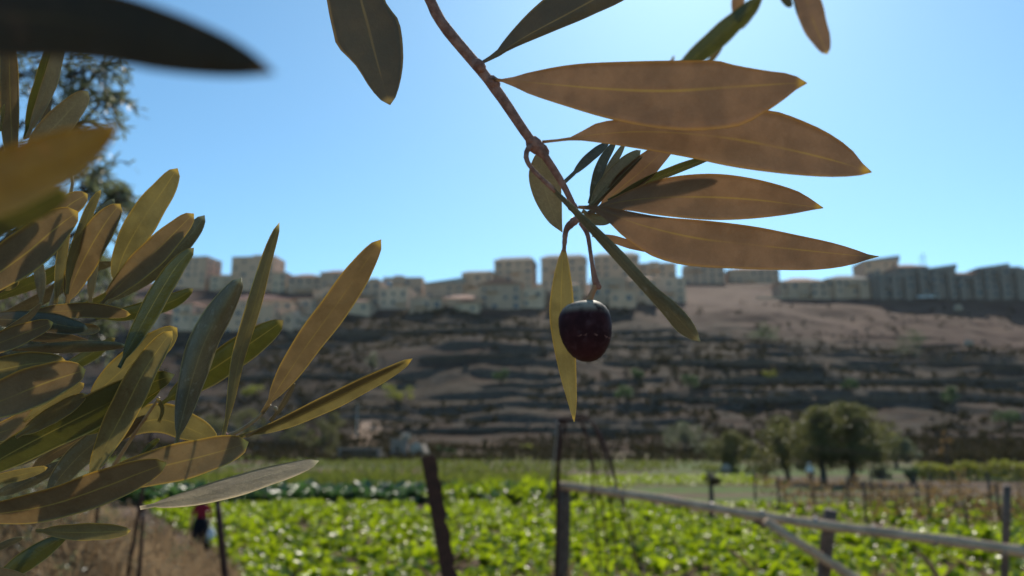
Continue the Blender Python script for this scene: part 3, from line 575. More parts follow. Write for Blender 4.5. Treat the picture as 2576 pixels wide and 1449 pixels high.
def vines(label, a, b, n, seed):
    """one trellised vine row: posts, wires, withered leaves"""
    p = on_ground(*a, 20); q = on_ground(*b, 20); e = empty('vine_trellis', (p[0], p[1], tz(p[0], p[1])), label, 'trellis', 'vine trellis rows'); d = q - p; k = max(3, int(np.linalg.norm(d) / 3.2)); tops = []
    for i in range(k + 1):
        c = d * i / k; z = tz(p[0] + c[0], p[1] + c[1]) - tz(p[0], p[1]); ln = random.uniform(-.08, .08); MB().tube([(c[0], c[1], z - .1), (c[0] + ln, c[1], z + 1.75)], [.06, .05], 7).build('post', M_POST, e); tops.append((c[0] + ln, c[1], z))
    for hz in (.8, 1.25, 1.68): MB().tube([(t[0], t[1], t[2] + hz + (0 if i % 1 == 0 else 0)) for i, t in enumerate(tops)], .010, 5).build('wire', M_WIRE, e)
    t = RNG.random(n); X = p[0] + d[0] * t; Y = p[1] + d[1] * t + RNG.normal(0, .25, n); Z = terrain(X, Y) + RNG.uniform(.3, 1.6, n) * (.4 + .8 * vnoise(X / .8, Y * 0, seed)); V, Fc, r = cards(np.stack([X, Y, Z], 1) - np.array([[p[0], p[1], tz(p[0], p[1])]]), rdir(n), rdir(n), .16, .15); mesh_obj('leaves', V, Fc, M_VINE, e, attr=r)
    for i in range(k):
        c = d * (i + .5) / k; z = tz(p[0] + c[0], p[1] + c[1]) - tz(p[0], p[1]); MB().tube([(c[0], c[1], z), (c[0] + .1, c[1] + .05, z + .5), (c[0] - .05, c[1], z + .95), (c[0] + .3, c[1], z + 1.2)], [.06, .05, .035, .015], 6).build('vine_stem', M_BARK, e)
M_POST = simple_mat('weathered_post', (.12, .09, .075), (.08, .062, .052), 14, .85, .2, .6, .01)
M_WIRE = simple_mat('galvanised_wire', (.30, .28, .26), (.22, .20, .18), 40, .5, .5, .1, .001, Metallic=.6)
vines('far withered vine row on trellis posts behind the rail', (1900, 1262), (2640, 1262), 900, 5)
vines('middle withered vine row on trellis posts behind the rail', (1960, 1290), (2680, 1296), 900, 6)
vines('near withered vine row on trellis posts at the right', (2180, 1322), (2700, 1338), 700, 8)
tree('sapling', 'thin sapling with few reddish leaves beside the vine hedge', 'tree', 2398, 1216, 4.6, 1.5, M_VINE, .55, -.35, 6, 40, .2, y0=40, tr=.07)
tree('vine_stump', 'dark gnarled vine stump with a tangled head behind the rail', 'tree', 1788, 1312, 2.25, 1.5, M_SCRUB, .88, .12, 5, 40, .18, y0=20, tr=.11)
# stone hut, shed, pole, rocks
g = on_ground(1005, 1150, 60); e = empty('stone_hut', (g[0], g[1], tz(g[0], g[1]) - .1), 'small grey block hut with pale stones on top in the valley', 'hut')
MB().box((0, 0, 1.3), (2.4, 2.2, 2.6)).build('wall', WALLS['raw'], e); MB().box((0, 0, 2.66), (2.7, 2.5, .14)).build('roof', M_FLATROOF, e); MB().box((-.2, -1.12, .9), (.8, .06, 1.8)).build('door', M_GLASS, e)
def rock(name, label, px, row, s, y0=60., z=0, mat=M_STONE):
    g = on_ground(px, row, y0); b = MB(); n0 = 0
    for k in range(5): b.box((random.uniform(-.3, .3) * s, random.uniform(-.3, .3) * s, s * .25 + random.uniform(0, .2) * s), (s * random.uniform(.5, .8),) * 3, q=Quaternion((random.random(), random.random(), random.random()), 2 * random.random()))
    o = b.build(name, mat); o.location = (g[0], g[1], tz(g[0], g[1]) + z); return tag(o, label, 'rock')
M_PALE = simple_mat('limestone', (.46, .36, .27), (.36, .28, .21), 3, .9, .15, .8, .06)
rock('boulder', 'pale boulder on top right of the block hut', 1019, 1150, 1.2, z=2.6, mat=M_PALE); rock('boulder', 'pale rocks at the left foot of the block hut', 958, 1158, 1.3, mat=M_PALE); rock('boulder', 'flat pale rocks right of the block hut', 1050, 1150, 2.2, mat=M_PALE); rock('boulder', 'pale rock pile beside the small olive tree', 1826, 1190, .9, y0=40, mat=M_PALE)
rock('boulder', 'bright stone on the right slope below the road', 2410, 780, 2.4, 200, mat=M_PALE); rock('boulder', 'pale stone on the terraces near the right edge', 2440, 870, 2.0, 200, mat=M_PALE)
g = on_ground(905, 1158, 60); e = empty('low_shed', (g[0], g[1], tz(g[0], g[1]) - .1), 'low dark open shed beside the sandy track', 'shed')
MB().box((0, 1.2, .8), (5.6, .25, 1.6)).box((-2.7, 0, .8), (.25, 2.4, 1.6)).box((2.7, 0, .8), (.25, 2.4, 1.6)).build('wall', WALLS['raw'], e); MB().box((0, 0, 1.68), (6.0, 3.0, .14)).build('roof', M_FLATROOF, e)
g = on_ground(896, 1112, 60); e = empty('utility_pole', (g[0], g[1], tz(g[0], g[1]) - .1), 'thin pale utility pole above the sandy track', 'pole'); MB().tube([(0, 0, 0), (0, 0, 7.0)], [.11, .07], 8).build('mast', M_FRAME, e); MB().box((0, 0, 6.5), (.9, .08, .1)).build('crossarm', M_FRAME, e)
rockw = MB()
for i in range(60):
    a = on_ground(470 + i * 5.0, 1118 + i * .0, 60); rockw.box((a[0], a[1], tz(a[0], a[1]) + .35), (.62, .6, .8 + .2 * random.random()), rz=random.uniform(-.1, .1))
tag(rockw.build('field_wall', M_STONE), 'grey field wall behind the far left crop', 'wall')
# ================================================================== FENCE in front of the field
M_RAIL = simple_mat('weathered_rail', (.52, .38, .26), (.36, .26, .18), 9, .85, .1, .7, .01); M_PIPE = simple_mat('dark_post', (.14, .105, .085), (.09, .068, .056), 12, .8, .25, .6, .01)
fe = empty('rail_fence', tuple(P(1418, 1449, 8.0)), 'weathered grey rail fence sloping down to the right', 'fence'); FO = np.array(fe.location)
def fpos(px, row, d): return P(px, row, d) - FO
A_, B_ = fpos(1408, 1221, 8.0), fpos(2700, 1410, 5.6); mb = MB(); pts = [A_ + (B_ - A_) * t + np.array([0, 0, .012 * math.sin(9 * t)]) for t in np.linspace(0, 1, 30)]; mb.tube(pts, [.042 + .004 * math.sin(i * 1.9) for i in range(30)], 10); mb.build('rail', M_RAIL, fe, True)
for i in range(9):
    c = A_ + (B_ - A_) * (.06 + i * .105); MB().tube([c - np.array([.012, 0, 0]), c + np.array([.012, 0, -.002])], .047, 10).build('wire_binding', M_WIRE, fe)
def post(px0, r0, px1, r1, d, rad, zb, mat=M_PIPE, name='post', par=fe, off=None, n=6, seg=9):
    off = FO if off is None else off; a = P(px0, r0, d); b = P(px1, r1, d); b = b + (b - a) * max(0, (b[2] - zb) / max(1e-3, (a[2] - b[2]))); mb = MB(); mb.tube([a + (b - a) * t - off + np.array([random.uniform(-.06, .06) * rad, 0, 0]) for t in np.linspace(0, 1, n)], [rad * random.uniform(.92, 1.08) for _ in range(n)], seg); return mb.build(name, mat, par, True)
post(1419, 1216, 1417, 1449, 8.02, .062, 1.4); post(2090, 1283, 2072, 1449, 6.75, .055, 1.4); post(2534, 1222, 2527, 1449, 6.1, .030, 1.4); post(1925, 1312, 2165, 1465, 6.6, .04, 1.5, M_RAIL, 'brace')
MB().tube([fpos(1905, 1302, 6.9), fpos(1930, 1322, 6.88)], [.06, .045], 9).build('brace_joint', M_PIPE, fe, True)
# wires strung to the right
for lab, pts in [('upper thin fence wire crossing in front of the olive trees', [(2030, 1125, 9), (2200, 1142, 8.4), (2345, 1156, 8), (2640, 1190, 7)]), ('long sagging fence wire above the rail', [(2040, 1243, 9), (2200, 1250, 8), (2400, 1268, 7.3), (2660, 1290, 6.5)]), ('topmost thin fence wire across the slope', [(1750, 1062, 9), (2100, 1058, 8.2), (2640, 1062, 7)]), ('lower sagging fence wire above the rail', [(2046, 1248, 9), (2250, 1262, 8), (2450, 1284, 7.3), (2660, 1302, 6.5)])]:
    tag(MB().tube([P(*p) for p in spline(pts, 14)], .0032, 6).build('fence_wire', M_IRON, smooth=True), lab, 'wire', 'fence wires')
# stake with a bundle of hanging wire
we = empty('wire_bundle', tuple(P(1405, 1220, 7.9)), 'bundle of loose dark wire draped over a thin stake', 'wire bundle'); WO = np.array(we.location)
post(1408, 1048, 1404, 1222, 7.9, .02, 1.5, M_IRON, 'stake', we, WO, seg=7)
for pts in ([(1404, 1070), (1425, 1052), (1455, 1056), (1478, 1110), (1500, 1200), (1520, 1300), (1528, 1449)], [(1406, 1062), (1440, 1044), (1482, 1050), (1520, 1110), (1545, 1190), (1570, 1300), (1600, 1420)], [(1408, 1060), (1450, 1050), (1490, 1064), (1530, 1140), (1555, 1230), (1572, 1262)], [(1402, 1062), (1398, 1120), (1390, 1190), (1378, 1262)], [(1420, 1056), (1412, 1130), (1400, 1220), (1382, 1270)], [(1412, 1056), (1462, 1060), (1486, 1150), (1492, 1240), (1500, 1330), (1510, 1440)], [(1410, 1066), (1470, 1050), (1505, 1090), (1538, 1180), (1580, 1300), (1612, 1449)], [(1430, 1130), (1424, 1060), (1450, 1048), (1474, 1062)], [(1406, 1064), (1448, 1046), (1484, 1058), (1512, 1120), (1530, 1210), (1540, 1290), (1556, 1449)], [(1412, 1058), (1470, 1052), (1500, 1078), (1526, 1150), (1560, 1250), (1566, 1285)], [(1400, 1064), (1402, 1150), (1396, 1240), (1390, 1268)]):
    d0 = 7.85 - random.random() * .2; MB().tube([P(x, y, d0) - WO for x, y in spline(pts, 22)], .0085, 6).build('wire', M_WIRE if random.random() < .15 else M_IRON, we, True)
# rusty angle-iron post, leaning
ae = empty('angle_iron_post', tuple(P(1125, 1449, 3.1)), 'leaning rusty brown angle iron post in front of the crop', 'post'); AO = np.array(ae.location); a = P(1078, 1146, 3.15); b = P(1131, 1449, 3.1); b = b + (b - a) * 1.5; mb = MB(); ax = Vector(b - a).normalized(); side = Vector((1, .1, 0)); side = (side - ax * side.dot(ax)).normalized(); nrm = ax.cross(side)
ln = np.linalg.norm(b - a); nseg = 40; w_ = .062; vs = []
for i in range(nseg + 1):
    c = Vector(a) + ax * (ln * i / nseg) - Vector(AO); j = random.uniform(-.004, .003) - (.007 if i % 3 == 0 else 0)
    for q_, n_ in ((-w_ / 2, 0), (w_ / 2 + j, 0), (w_ / 2 + j, .005), (-w_ / 2 + .005, .005), (-w_ / 2 + .005, .05), (-w_ / 2, .05)): vs.append(tuple(c + side * q_ + nrm * -n_))
fs = [(i * 6 + k, i * 6 + (k + 1) % 6, (i + 1) * 6 + (k + 1) % 6, (i + 1) * 6 + k) for i in range(nseg) for k in range(6)] + [(0, 1, 2, 3), (0, 3, 4, 5), (nseg * 6 + 3, nseg * 6 + 2, nseg * 6 + 1, nseg * 6)]
mesh_obj('angle_bar', vs, fs, M_IRON, ae)
for t in (.10, .22): c = Vector(a) + ax * (ln * t) - Vector(AO) + side * .03; MB().tube([c, c + Vector((.03, .0, .01)), c + Vector((.05, .01, -.03)), c + Vector((.02, 0, -.05))], .003, 5).build('tie_wire', M_IRON, ae)
for lab, x0, r0, x1, r1, d, rad in [('thin dark stake beside the person in red and black', 546, 1250, 566, 1449, 4.6, .02), ('short dark stake left of the person in red and black', 361, 1272, 356, 1352, 5.6, .014), ('thin dark stake seen between the left olive leaves', 386, 1072, 376, 1130, 6.0, .015), ('thin dark stake behind the long yellowish leaf', 268, 1120, 258, 1190, 6.2, .014)]:
    e = empty('iron_stake', tuple(P(x1, r1, d)), lab, 'stake', 'thin iron stakes on the bank'); post(x0, r0, x1, r1, d, rad, 1.4 if x0 > 500 else 2.0, M_IRON, 'rod', e, np.array(e.location), seg=7); c = P(x0, r0, d) - np.array(e.location); MB().tube([c + np.array([0, 0, -.06]), c + np.array([.02, -.01, -.05]), c + np.array([.0, -.02, -.07])], .004, 5).build('tie_wire', M_WIRE, e)
# dry grass on the near bank
def blades(name, label, n, gen, h, mat, w=.010, cat='grass'):
    X, Y = gen(n); Z = terrain(X, Y); m = len(X); hh = h * RNG.uniform(.4, 1.3, m) * (.55 + .9 * vnoise(X * 2.2, Y * 2.2, 12)); D = np.stack([RNG.normal(0, .38, m), RNG.normal(0, .38, m), np.ones(m)], 1); N = rdir(m); N[:, 2] *= .2
    V, Fc, r = cards(np.stack([X, Y, Z - .02], 1), D, N, hh, w, .1, RNG.normal(0, .5, m)[:, None] * 1.0); return tag(mesh_obj(name, V, Fc, mat, attr=r), label, cat, kind='stuff')
def left_bank(n): Y = RNG.uniform(4.2, 9.6, n); X = -RNG.uniform(.20, .75, n) * Y; k = (X < -.30 * Y - .3); return X[k], Y[k]
blades('dry_grass', 'pale brown dry grass covering the bank at lower left', 30000, left_bank, .25, M_DRY)
def mid_bank(n): t = RNG.random(n); return np.where(t < .5, RNG.normal(.55, .12, n), RNG.uniform(-1.5, 5, n)), RNG.uniform(7.0, 8.6, n)
blades('tall_dry_grass', 'taller straw coloured grass tufts on the left bank', 600, left_bank, .42, M_DRY, .008)
blades('dry_stalks', 'thin dry stalks at the foot of the rail fence', 500, mid_bank, .5, M_DRY, .009)
n = 300; X = RNG.normal(-3.9, .4, n); Y = RNG.normal(6.2, .5, n); Z = terrain(X, Y) + RNG.random(n) * .45; e = empty('dry_bush', (-3.9, 6.2, tz(-3.9, 6.2)), 'grey tangled dry bush behind the left olive leaves', 'bush')
q = 14; C = np.repeat(np.stack([X, Y, Z], 1), q, 0) - np.array(e.location); V, Fc, r = cards(C + rdir(len(C)) * .08, rdir(len(C)), rdir(len(C)), .05, .014); mesh_obj('foliage', V, Fc, M_OLIVEN, e, attr=r)
mb = MB()
for i in range(60): c = np.array([X[i], Y[i], Z[i]]) - np.array(e.location); mb.tube([(c[0] * .4, c[1] * .4, 0), c * .6 + rdir(1)[0] * .06, c], [.008, .005, .002], 5)
mb.build('twigs', M_BARK, e)
# ================================================================== PEOPLE
M_SKIN = simple_mat('skin', (.36, .22, .15), (.32, .19, .13), 20, .6, .3, .1, .002)
def cloth(name, c): return simple_mat(name, c, tuple(v * .75 for v in c), 12, .9, .1, .4, .01)
def skin_body(name, joints, edges, mat, parent, sub=2):
    me = bpy.data.meshes.new(name); names = list(joints); me.from_pydata([joints[k][:3] for k in names], [(names.index(a), names.index(b)) for a, b in edges], []); o = bpy.data.objects.new(name, me); COL.objects.link(o); o.parent = parent; me.materials.append(mat)
    o.modifiers.new('skin', 'SKIN'); 
    if not me.skin_vertices: 
        import bmesh; bm = bmesh.new(); bm.from_mesh(me); bm.verts.layers.skin.verify(); bm.to_mesh(me); bm.free()
    for i, k in enumerate(names):
        r = joints[k][3]; me.skin_vertices[0].data[i].radius = r if isinstance(r, tuple) else (r, r); me.skin_vertices[0].data[i].use_root = (i == 0)
    s_ = o.modifiers.new('sub', 'SUBSURF'); s_.levels = sub; s_.render_levels = sub; return o
def lathe(rings, seg=16):
    m = MB(); m.tube([(r_[0], r_[1], r_[2]) for r_ in rings], [r_[3] for r_ in rings], seg); return m
def hand(parent, c, dirv):
    m = MB(); d = Vector(dirv).normalized(); s = d.orthogonal().normalized(); c = Vector(c); m.tube([c, c + d * .04, c + d * .085], [.024, .036, .032], 8)
    for k in range(4): b = c + d * .075 + s * (.024 - .016 * k); m.tube([b, b + d * .035, b + d * (.06 - .006 * abs(k - 1.4)) + d.cross(s) * .02], [.009, .0085, .006], 6)
    b = c + d * .03 + s * .03; m.tube([b, b + s * .025 + d * .02, b + s * .03 + d * .045], [.01, .009, .007], 6); return m.build('hand', M_SKIN, parent, True)
def head(parent, c, tilt=0):
    m = MB(); x, y, z = c; m.tube([(x, y, z - .13), (x, y - .005, z - .10), (x, y - .02, z - .05), (x, y - .012, z), (x, y - .005, z + .06), (x, y, z + .105), (x, y, z + .12)], [.045, .058, .072, .08, .078, .05, .015], 14); m.tube([(x, y - .09, z + .015), (x, y - .115, z - .025), (x, y - .088, z - .035)], [.008, .016, .012], 6)
    for s in (-1, 1): m.tube([(x + s * .078, y, z + .02), (x + s * .09, y + .01, z), (x + s * .08, y, z - .03)], [.008, .014, .008], 6)
    h = m.build('head', M_SKIN, parent, True); f = MB()
    for s in (-1, 1): f.tube([(x + s * .03, y - .088, z + .012), (x + s * .03, y - .083, z + .012)], .009, 8)
    f.build('eyes', M_TYRE, h); MB().tube([(x - .025, y - .083, z - .062), (x, y - .09, z - .064), (x + .025, y - .083, z - .062)], .005, 6).build('mouth', cloth('lips', (.25, .09, .08)), h); return h
# woman in red top and long black skirt, bent slightly over the crop, seen from behind
g = on_ground(500, 1392); z0 = tz(g[0], g[1]); e = empty('person', (g[0], g[1], z0), 'person in red top and long black skirt standing by the crop', 'person', rz=R(200))
J = {'pel': (0, 0, .90, (.17, .14)), 'waist': (0, -.03, 1.04, (.15, .12)), 'chest': (0, -.10, 1.24, (.19, .14)), 'neck': (0, -.16, 1.40, .06), 'headb': (0, -.18, 1.47, .055), 'shl': (-.18, -.11, 1.34, .075), 'ell': (-.26, -.16, 1.10, .055), 'wrl': (-.24, -.30, .92, .038), 'shr': (.18, -.11, 1.34, .075), 'elr': (.27, -.14, 1.09, .055), 'wrr': (.29, -.22, .86, .038), 'hpl': (-.09, 0, .84, .11), 'knl': (-.10, -.03, .47, .07), 'anl': (-.11, .02, .09, .05), 'tol': (-.12, -.13, .04, .04), 'hpr': (.09, 0, .84, .11), 'knr': (.10, -.05, .47, .07), 'anr': (.11, .0, .09, .05), 'tor': (.12, -.15, .04, .04)}
E = [('pel', 'waist'), ('waist', 'chest'), ('chest', 'neck'), ('neck', 'headb'), ('chest', 'shl'), ('shl', 'ell'), ('ell', 'wrl'), ('chest', 'shr'), ('shr', 'elr'), ('elr', 'wrr'), ('pel', 'hpl'), ('hpl', 'knl'), ('knl', 'anl'), ('anl', 'tol'), ('pel', 'hpr'), ('hpr', 'knr'), ('knr', 'anr'), ('anr', 'tor')]
M_RED = cloth('red_cloth', (.30, .02, .03)); M_BLK = cloth('black_cloth', (.010, .010, .013)); M_WHT = cloth('white_cloth', (.75, .74, .72))
skin_body('body', J, E, M_RED, e)
lathe([(0, 0, 1.02, .17), (0, 0, .9, .22), (0, 0, .6, .26), (0, .01, .3, .29), (0, .01, .08, .31), (0, .01, .07, .28)], 22).build('skirt', M_BLK, e, True)
head(e, (0, -.21, 1.55)); lathe([(0, -.19, 1.40, .12), (0, -.19, 1.46, .10), (0, -.185, 1.54, .105), (0, -.18, 1.62, .10), (0, -.19, 1.69, .05), (0, -.19, 1.70, .01)], 16).build('headscarf', M_BLK, e, True)
hand(e, J['wrl'][:3], (0, -.5, -1)); hand(e, J['wrr'][:3], (.05, -.3, -1))
sg = np.array(g); bag = empty('bag', (g[0] + .42, g[1] - .25, z0 + .32), 'white cloth bag held at the side of the person in red', 'bag'); lathe([(0, 0, 0, .06), (0, 0, .03, .12), (.01, 0, .2, .13), (.0, 0, .36, .10), (0, 0, .42, .05)], 12).build('sack', M_WHT, bag, True); MB().tube([(0, -.06, .40), (-.04, 0, .55), (0, .06, .40)], .012, 6).build('handle', M_WHT, bag, True)
# man with white hat under the olive trees
g = on_ground(2040, 1222); e = empty('person', (g[0], g[1], tz(g[0], g[1])), 'person in white hat and pale shirt walking under the olive trees', 'person', rz=R(160))
J2 = {'pel': (0, 0, .95, (.15, .12)), 'waist': (0, -.02, 1.10, (.15, .11)), 'chest': (0, -.05, 1.32, (.19, .13)), 'neck': (0, -.07, 1.48, .06), 'headb': (0, -.08, 1.55, .055), 'shl': (-.19, -.05, 1.42, .075), 'ell': (-.27, -.02, 1.15, .055), 'wrl': (-.26, -.16, .93, .038), 'shr': (.19, -.05, 1.42, .075), 'elr': (.28, -.02, 1.16, .055), 'wrr': (.27, -.18, .97, .038)}
skin_body('body', J2, E[:10], M_WHT, e)
J3 = {'pel': (0, 0, .93, (.16, .13)), 'hpl': (-.09, 0, .86, .11), 'knl': (-.11, -.12, .48, .075), 'anl': (-.12, .05, .10, .05), 'tol': (-.12, -.1, .05, .04), 'hpr': (.09, 0, .86, .11), 'knr': (.12, .0, .48, .075), 'anr': (.13, .2, .12, .05), 'tor': (.13, .06, .05, .04)}
skin_body('trousers', J3, E[10:], M_BLK, e); head(e, (0, -.11, 1.63)); lathe([(0, -.1, 1.66, .15), (0, -.1, 1.675, .16), (0, -.1, 1.69, .105), (0, -.1, 1.76, .10), (0, -.1, 1.80, .06), (0, -.1, 1.805, .01)], 16).build('hat', M_WHT, e, True); hand(e, J2['wrl'][:3], (0, -.4, -1)); hand(e, J2['wrr'][:3], (0, -.4, -1))
# ================================================================== OLIVE TREE three metres behind, upper left
tx, ty = -3.15, 3.3; te = empty('olive_tree', (tx, ty, tz(tx, ty) - .05), 'nearby olive tree crown with small silvery leaves at upper left', 'tree'); TO = np.array(te.location)
mb = MB(); top = np.array([-2.9, 3.25, 3.0]) - TO; mb.tube([(0, 0, -.1), (.06, 0, .5), (.2, 0, 1.0), top], [.16, .12, .10, .08], 10)
clumps = [(150, 210, 95), (235, 205, 70), (285, 200, 45), (250, 275, 70), (290, 275, 40), (225, 350, 70), (150, 330, 90), (60, 260, 90), (215, 440, 60), (255, 455, 35), (245, 505, 60), (300, 540, 45), (320, 520, 28), (285, 600, 45), (120, 470, 90), (60, 420, 80), (140, 590, 90), (60, 600, 80), (200, 660, 70), (110, 720, 80), (40, 760, 70), (250, 700, 45), (230, 800, 60), (150, 830, 70), (-60, 300, 120), (-60, 520, 120), (-70, 100, 120), (60, 130, 90), (60, 880, 70), (270, 860, 40), (320, 800, 40)]
LC, LD, LN = [], [], []
for ci, (cx_, cy_, r_) in enumerate(clumps):
    dd = random.uniform(2.8, 3.5); hub = P(cx_ - r_ * 1.0, cy_ - r_ * .3, dd) - TO
    if ci % 2 == 0: mb.tube([top, (top + hub) / 2 + np.array([0, 0, .12]), hub], [.035, .02, .008], 6)
    for s in range(10 if r_ > 50 else 8):
        tip = P(cx_ + random.gauss(.1, .62) * r_, cy_ + random.gauss(.1, .62) * r_, dd + random.uniform(-.12, .12)) - TO; st = hub + (tip - hub) * .1 + rdir(1)[0] * .02; mid = (st + tip) / 2 + np.array([0, 0, .05])
        tw = spline([st, mid, tip], 10); mb.tube([tuple(q) for q in tw[::3]] + [tuple(tip)], [.004, .0035, .003, .002, .0015, .0012][:len(tw[::3]) + 1], 5)
        for i in range(1, 10):
            ax = tw[i] - tw[i - 1]; ax /= np.linalg.norm(ax) + 1e-9
            for _ in range(random.choice((1, 2, 2))):
                LC.append(tw[i] + rdir(1)[0] * .004); LD.append(ax * random.uniform(.4, 1.1) + rdir(1)[0] * .75); LN.append(rdir(1)[0] + np.array([0, 0, .5]))
mb.build('trunk', M_BARK, te, True); LC, LD, LN = map(np.array, (LC, LD, LN))
V, Fc, r0_ = cards(np.zeros((1, 3)), np.array([[0, 1., 0]]), np.array([[0, 0, 1.]]), .050, .0105, .12, .2); proto = mesh_obj('leaf', V, Fc, M_OLIVEN, attr=[.5] * 7, smooth=True); LME = proto.data; bpy.data.objects.remove(proto)
W_ = LC + TO - CAM; dep = W_ @ FW; pxs = CX + F * (W_ @ RT) / dep; pys = CY - F * (W_ @ UP) / dep; vis = (pxs > 180) & (pys > 150) & (pys < 700); pick = np.nonzero(vis)[0]; pick = pick[np.argsort(-pxs[pick])][:300]; rest = np.setdiff1d(np.arange(len(LC)), pick)
for i in pick:
    o = bpy.data.objects.new('leaf', LME); COL.objects.link(o); o.parent = te; y_ = Vector(LD[i]).normalized(); x_ = y_.cross(Vector(LN[i])).normalized(); z_ = x_.cross(y_); m_ = Matrix((x_, y_, z_)).transposed(); o.matrix_local = Matrix.Translation(Vector(LC[i])) @ m_.to_4x4() @ Matrix.Scale(random.uniform(.75, 1.2), 4)
V, Fc, r = cards(LC[rest], LD[rest], LN[rest], .050 * RNG.uniform(.7, 1.2, len(rest)), .0105, .12, .2); tag(mesh_obj('foliage', V, Fc, M_OLIVEN, te, attr=r, smooth=True), kind='stuff')
# ================================================================== FOREGROUND OLIVE BRANCHES
NA, NC = 26, 9
def shape(tau, peak, k2=.52):
    k1 = k2 * peak / (1 - peak); return (np.clip(tau, 0, 1) / peak) ** k1 * (np.clip(1 - tau, 0, 1) / (1 - peak)) ** k2
def leaf(par, side, mid, w, d, peak=.52, tl=1, pet=.07, pw=5, A=None, B=None, curl=.16, twist=0.0, wave=.03, name='leaf', lab=None):
    """one leaf. mid: midrib from stalk to tip (px,row); w: apparent half widths; d: depth at base and tip (m)"""
    t = np.linspace(0, 1, NA); M = spline(mid, NA); ln = np.linalg.norm(np.diff(M, axis=0), axis=1).sum()
    if A is None:
        T = np.gradient(M, axis=0); T /= np.linalg.norm(T, axis=1, keepdims=True) + 1e-9; Nn = np.stack([T[:, 1], -T[:, 0]], 1)
        wa, wb = w if hasattr(w, '__len__') else (w, w); tau = (t - pet) / (1 - pet); s = np.where(tau > 0, shape(tau, peak), 0)
        ph = random.random() * 6; wv = 1 + wave * np.sin(t * 11 + ph) + wave * .6 * np.sin(t * 23 + ph * 2); pwa = pw * np.clip(1 - tau * 2.5, 0, 1)
        EA = M + Nn * np.maximum(wa * s * wv, pwa)[:, None]; EB = M - Nn * np.maximum(wb * s * wv[::-1], pwa)[:, None]
        mw = max(wa, wb)
    else:
        EA = spline(A, NA); EB = spline(B, NA); M = np.where(np.ones((NA, 1), bool), M, M) if mid is not None else (EA + EB) / 2; mw = np.abs(np.linalg.norm(EA - EB, axis=1)).max() / 2
    dm = d[0] + (d[1] - d[0]) * t if len(d) == 2 else spline([(i / (len(d) - 1), v) for i, v in enumerate(d)], NA)[:, 1]
    wid = np.linalg.norm(EA - EB, axis=1) / 2; real = max(mw, min(ln * .085, 60)); tilt = math.sqrt(max(0, real ** 2 - mw ** 2)) * tl
    up = side in ('brown', 'tan', 'olive', 'silver', 'gold')
    G = np.empty((NA, NC, 3)); sj = np.linspace(-1, 1, NC)
    for j, s in enumerate(sj):
        px = M + (EA - M) * (-s) if s < 0 else M + (EB - M) * s
        rel = wid / max(mw, 1e-6); dz = dm * (tilt * s * rel + twist * s * wid * (t - .5)) / F + dm * (curl * wid * (s * s) * (-1 if up else 1)) / F
        for i in range(NA): G[i, j] = P(px[i, 0], px[i, 1], dm[i] + dz[i])
    du = np.gradient(G, axis=0); dv = np.gradient(G, axis=1); Nv = np.cross(du, dv); Nv /= np.linalg.norm(Nv, axis=2, keepdims=True) + 1e-12
    flip = np.sum(Nv * (CAM - G), axis=2).mean() < 0
    if flip: Nv = -Nv
    th = 0.00016 * (1 - .7 * sj[None, :] ** 2) * np.ones((NA, 1)); ribb = 0.0003 * np.exp(-(sj[None, :] / .15) ** 2) * (1 - t[:, None]) if up else 0
    FR = G + Nv * (th + ribb)[..., None]; BK = G - Nv * th[..., None]; n = NA * NC; org = np.array(par.location); V = np.vstack([FR.reshape(-1, 3), BK.reshape(-1, 3)]) - org
    f, mi = [], []; ix = lambda i, j: i * NC + j
    for i in range(NA - 1):
        for j in range(NC - 1):
            q_ = (ix(i, j), ix(i + 1, j), ix(i + 1, j + 1), ix(i, j + 1)); q_ = q_[::-1] if flip else q_; f.append(q_); mi.append(0); f.append(tuple(n + k for k in q_[::-1])); mi.append(1)
    ring = [ix(0, j) for j in range(NC)] + [ix(i, NC - 1) for i in range(1, NA)] + [ix(NA - 1, j) for j in range(NC - 2, -1, -1)] + [ix(i, 0) for i in range(NA - 2, 0, -1)]
    for a_, b_ in zip(ring, ring[1:] + ring[:1]): q_ = (a_, b_, n + b_, n + a_); f.append(q_ if flip else q_[::-1]); mi.append(0)
    uv = np.stack([np.repeat(t, NC), np.tile((sj + 1) / 2, NA)], 1); o = mesh_obj(name, V, f, [LM[side], LM[BACK[side]]], par, True, mi, np.vstack([uv, uv]))
    if lab: o['label'] = lab
    return o
def twig(par, pts, rad, mat=None, name='stem', n=30, bump=.06):
    """pts: (px,row,depth)"""
    L = spline(pts, n); org = np.array(par.location); r = np.interp(np.linspace(0, 1, n), np.linspace(0, 1, len(rad)), rad); mb = MB(); mb.tube([P(*p) - org for p in L], [x * (1 + random.uniform(-bump, bump)) for x in r], 12); return mb.build(name, mat or M_TWIG, par, True)
def node(par, px, row, d, r, mat=None):
    org = np.array(par.location); c = P(px, row, d) - org; b = ray(px, row); MB().tube([c + np.array([-r * .9, 0, r]), c + np.array([-r * .4, 0, r * .5]), c, c + np.array([r * .5, 0, -r * .6]), c + np.array([r * .8, 0, -r])], [r * .3, r * .85, r, r * .8, r * .3], 10).build('node', mat or M_TWIG, par, True)
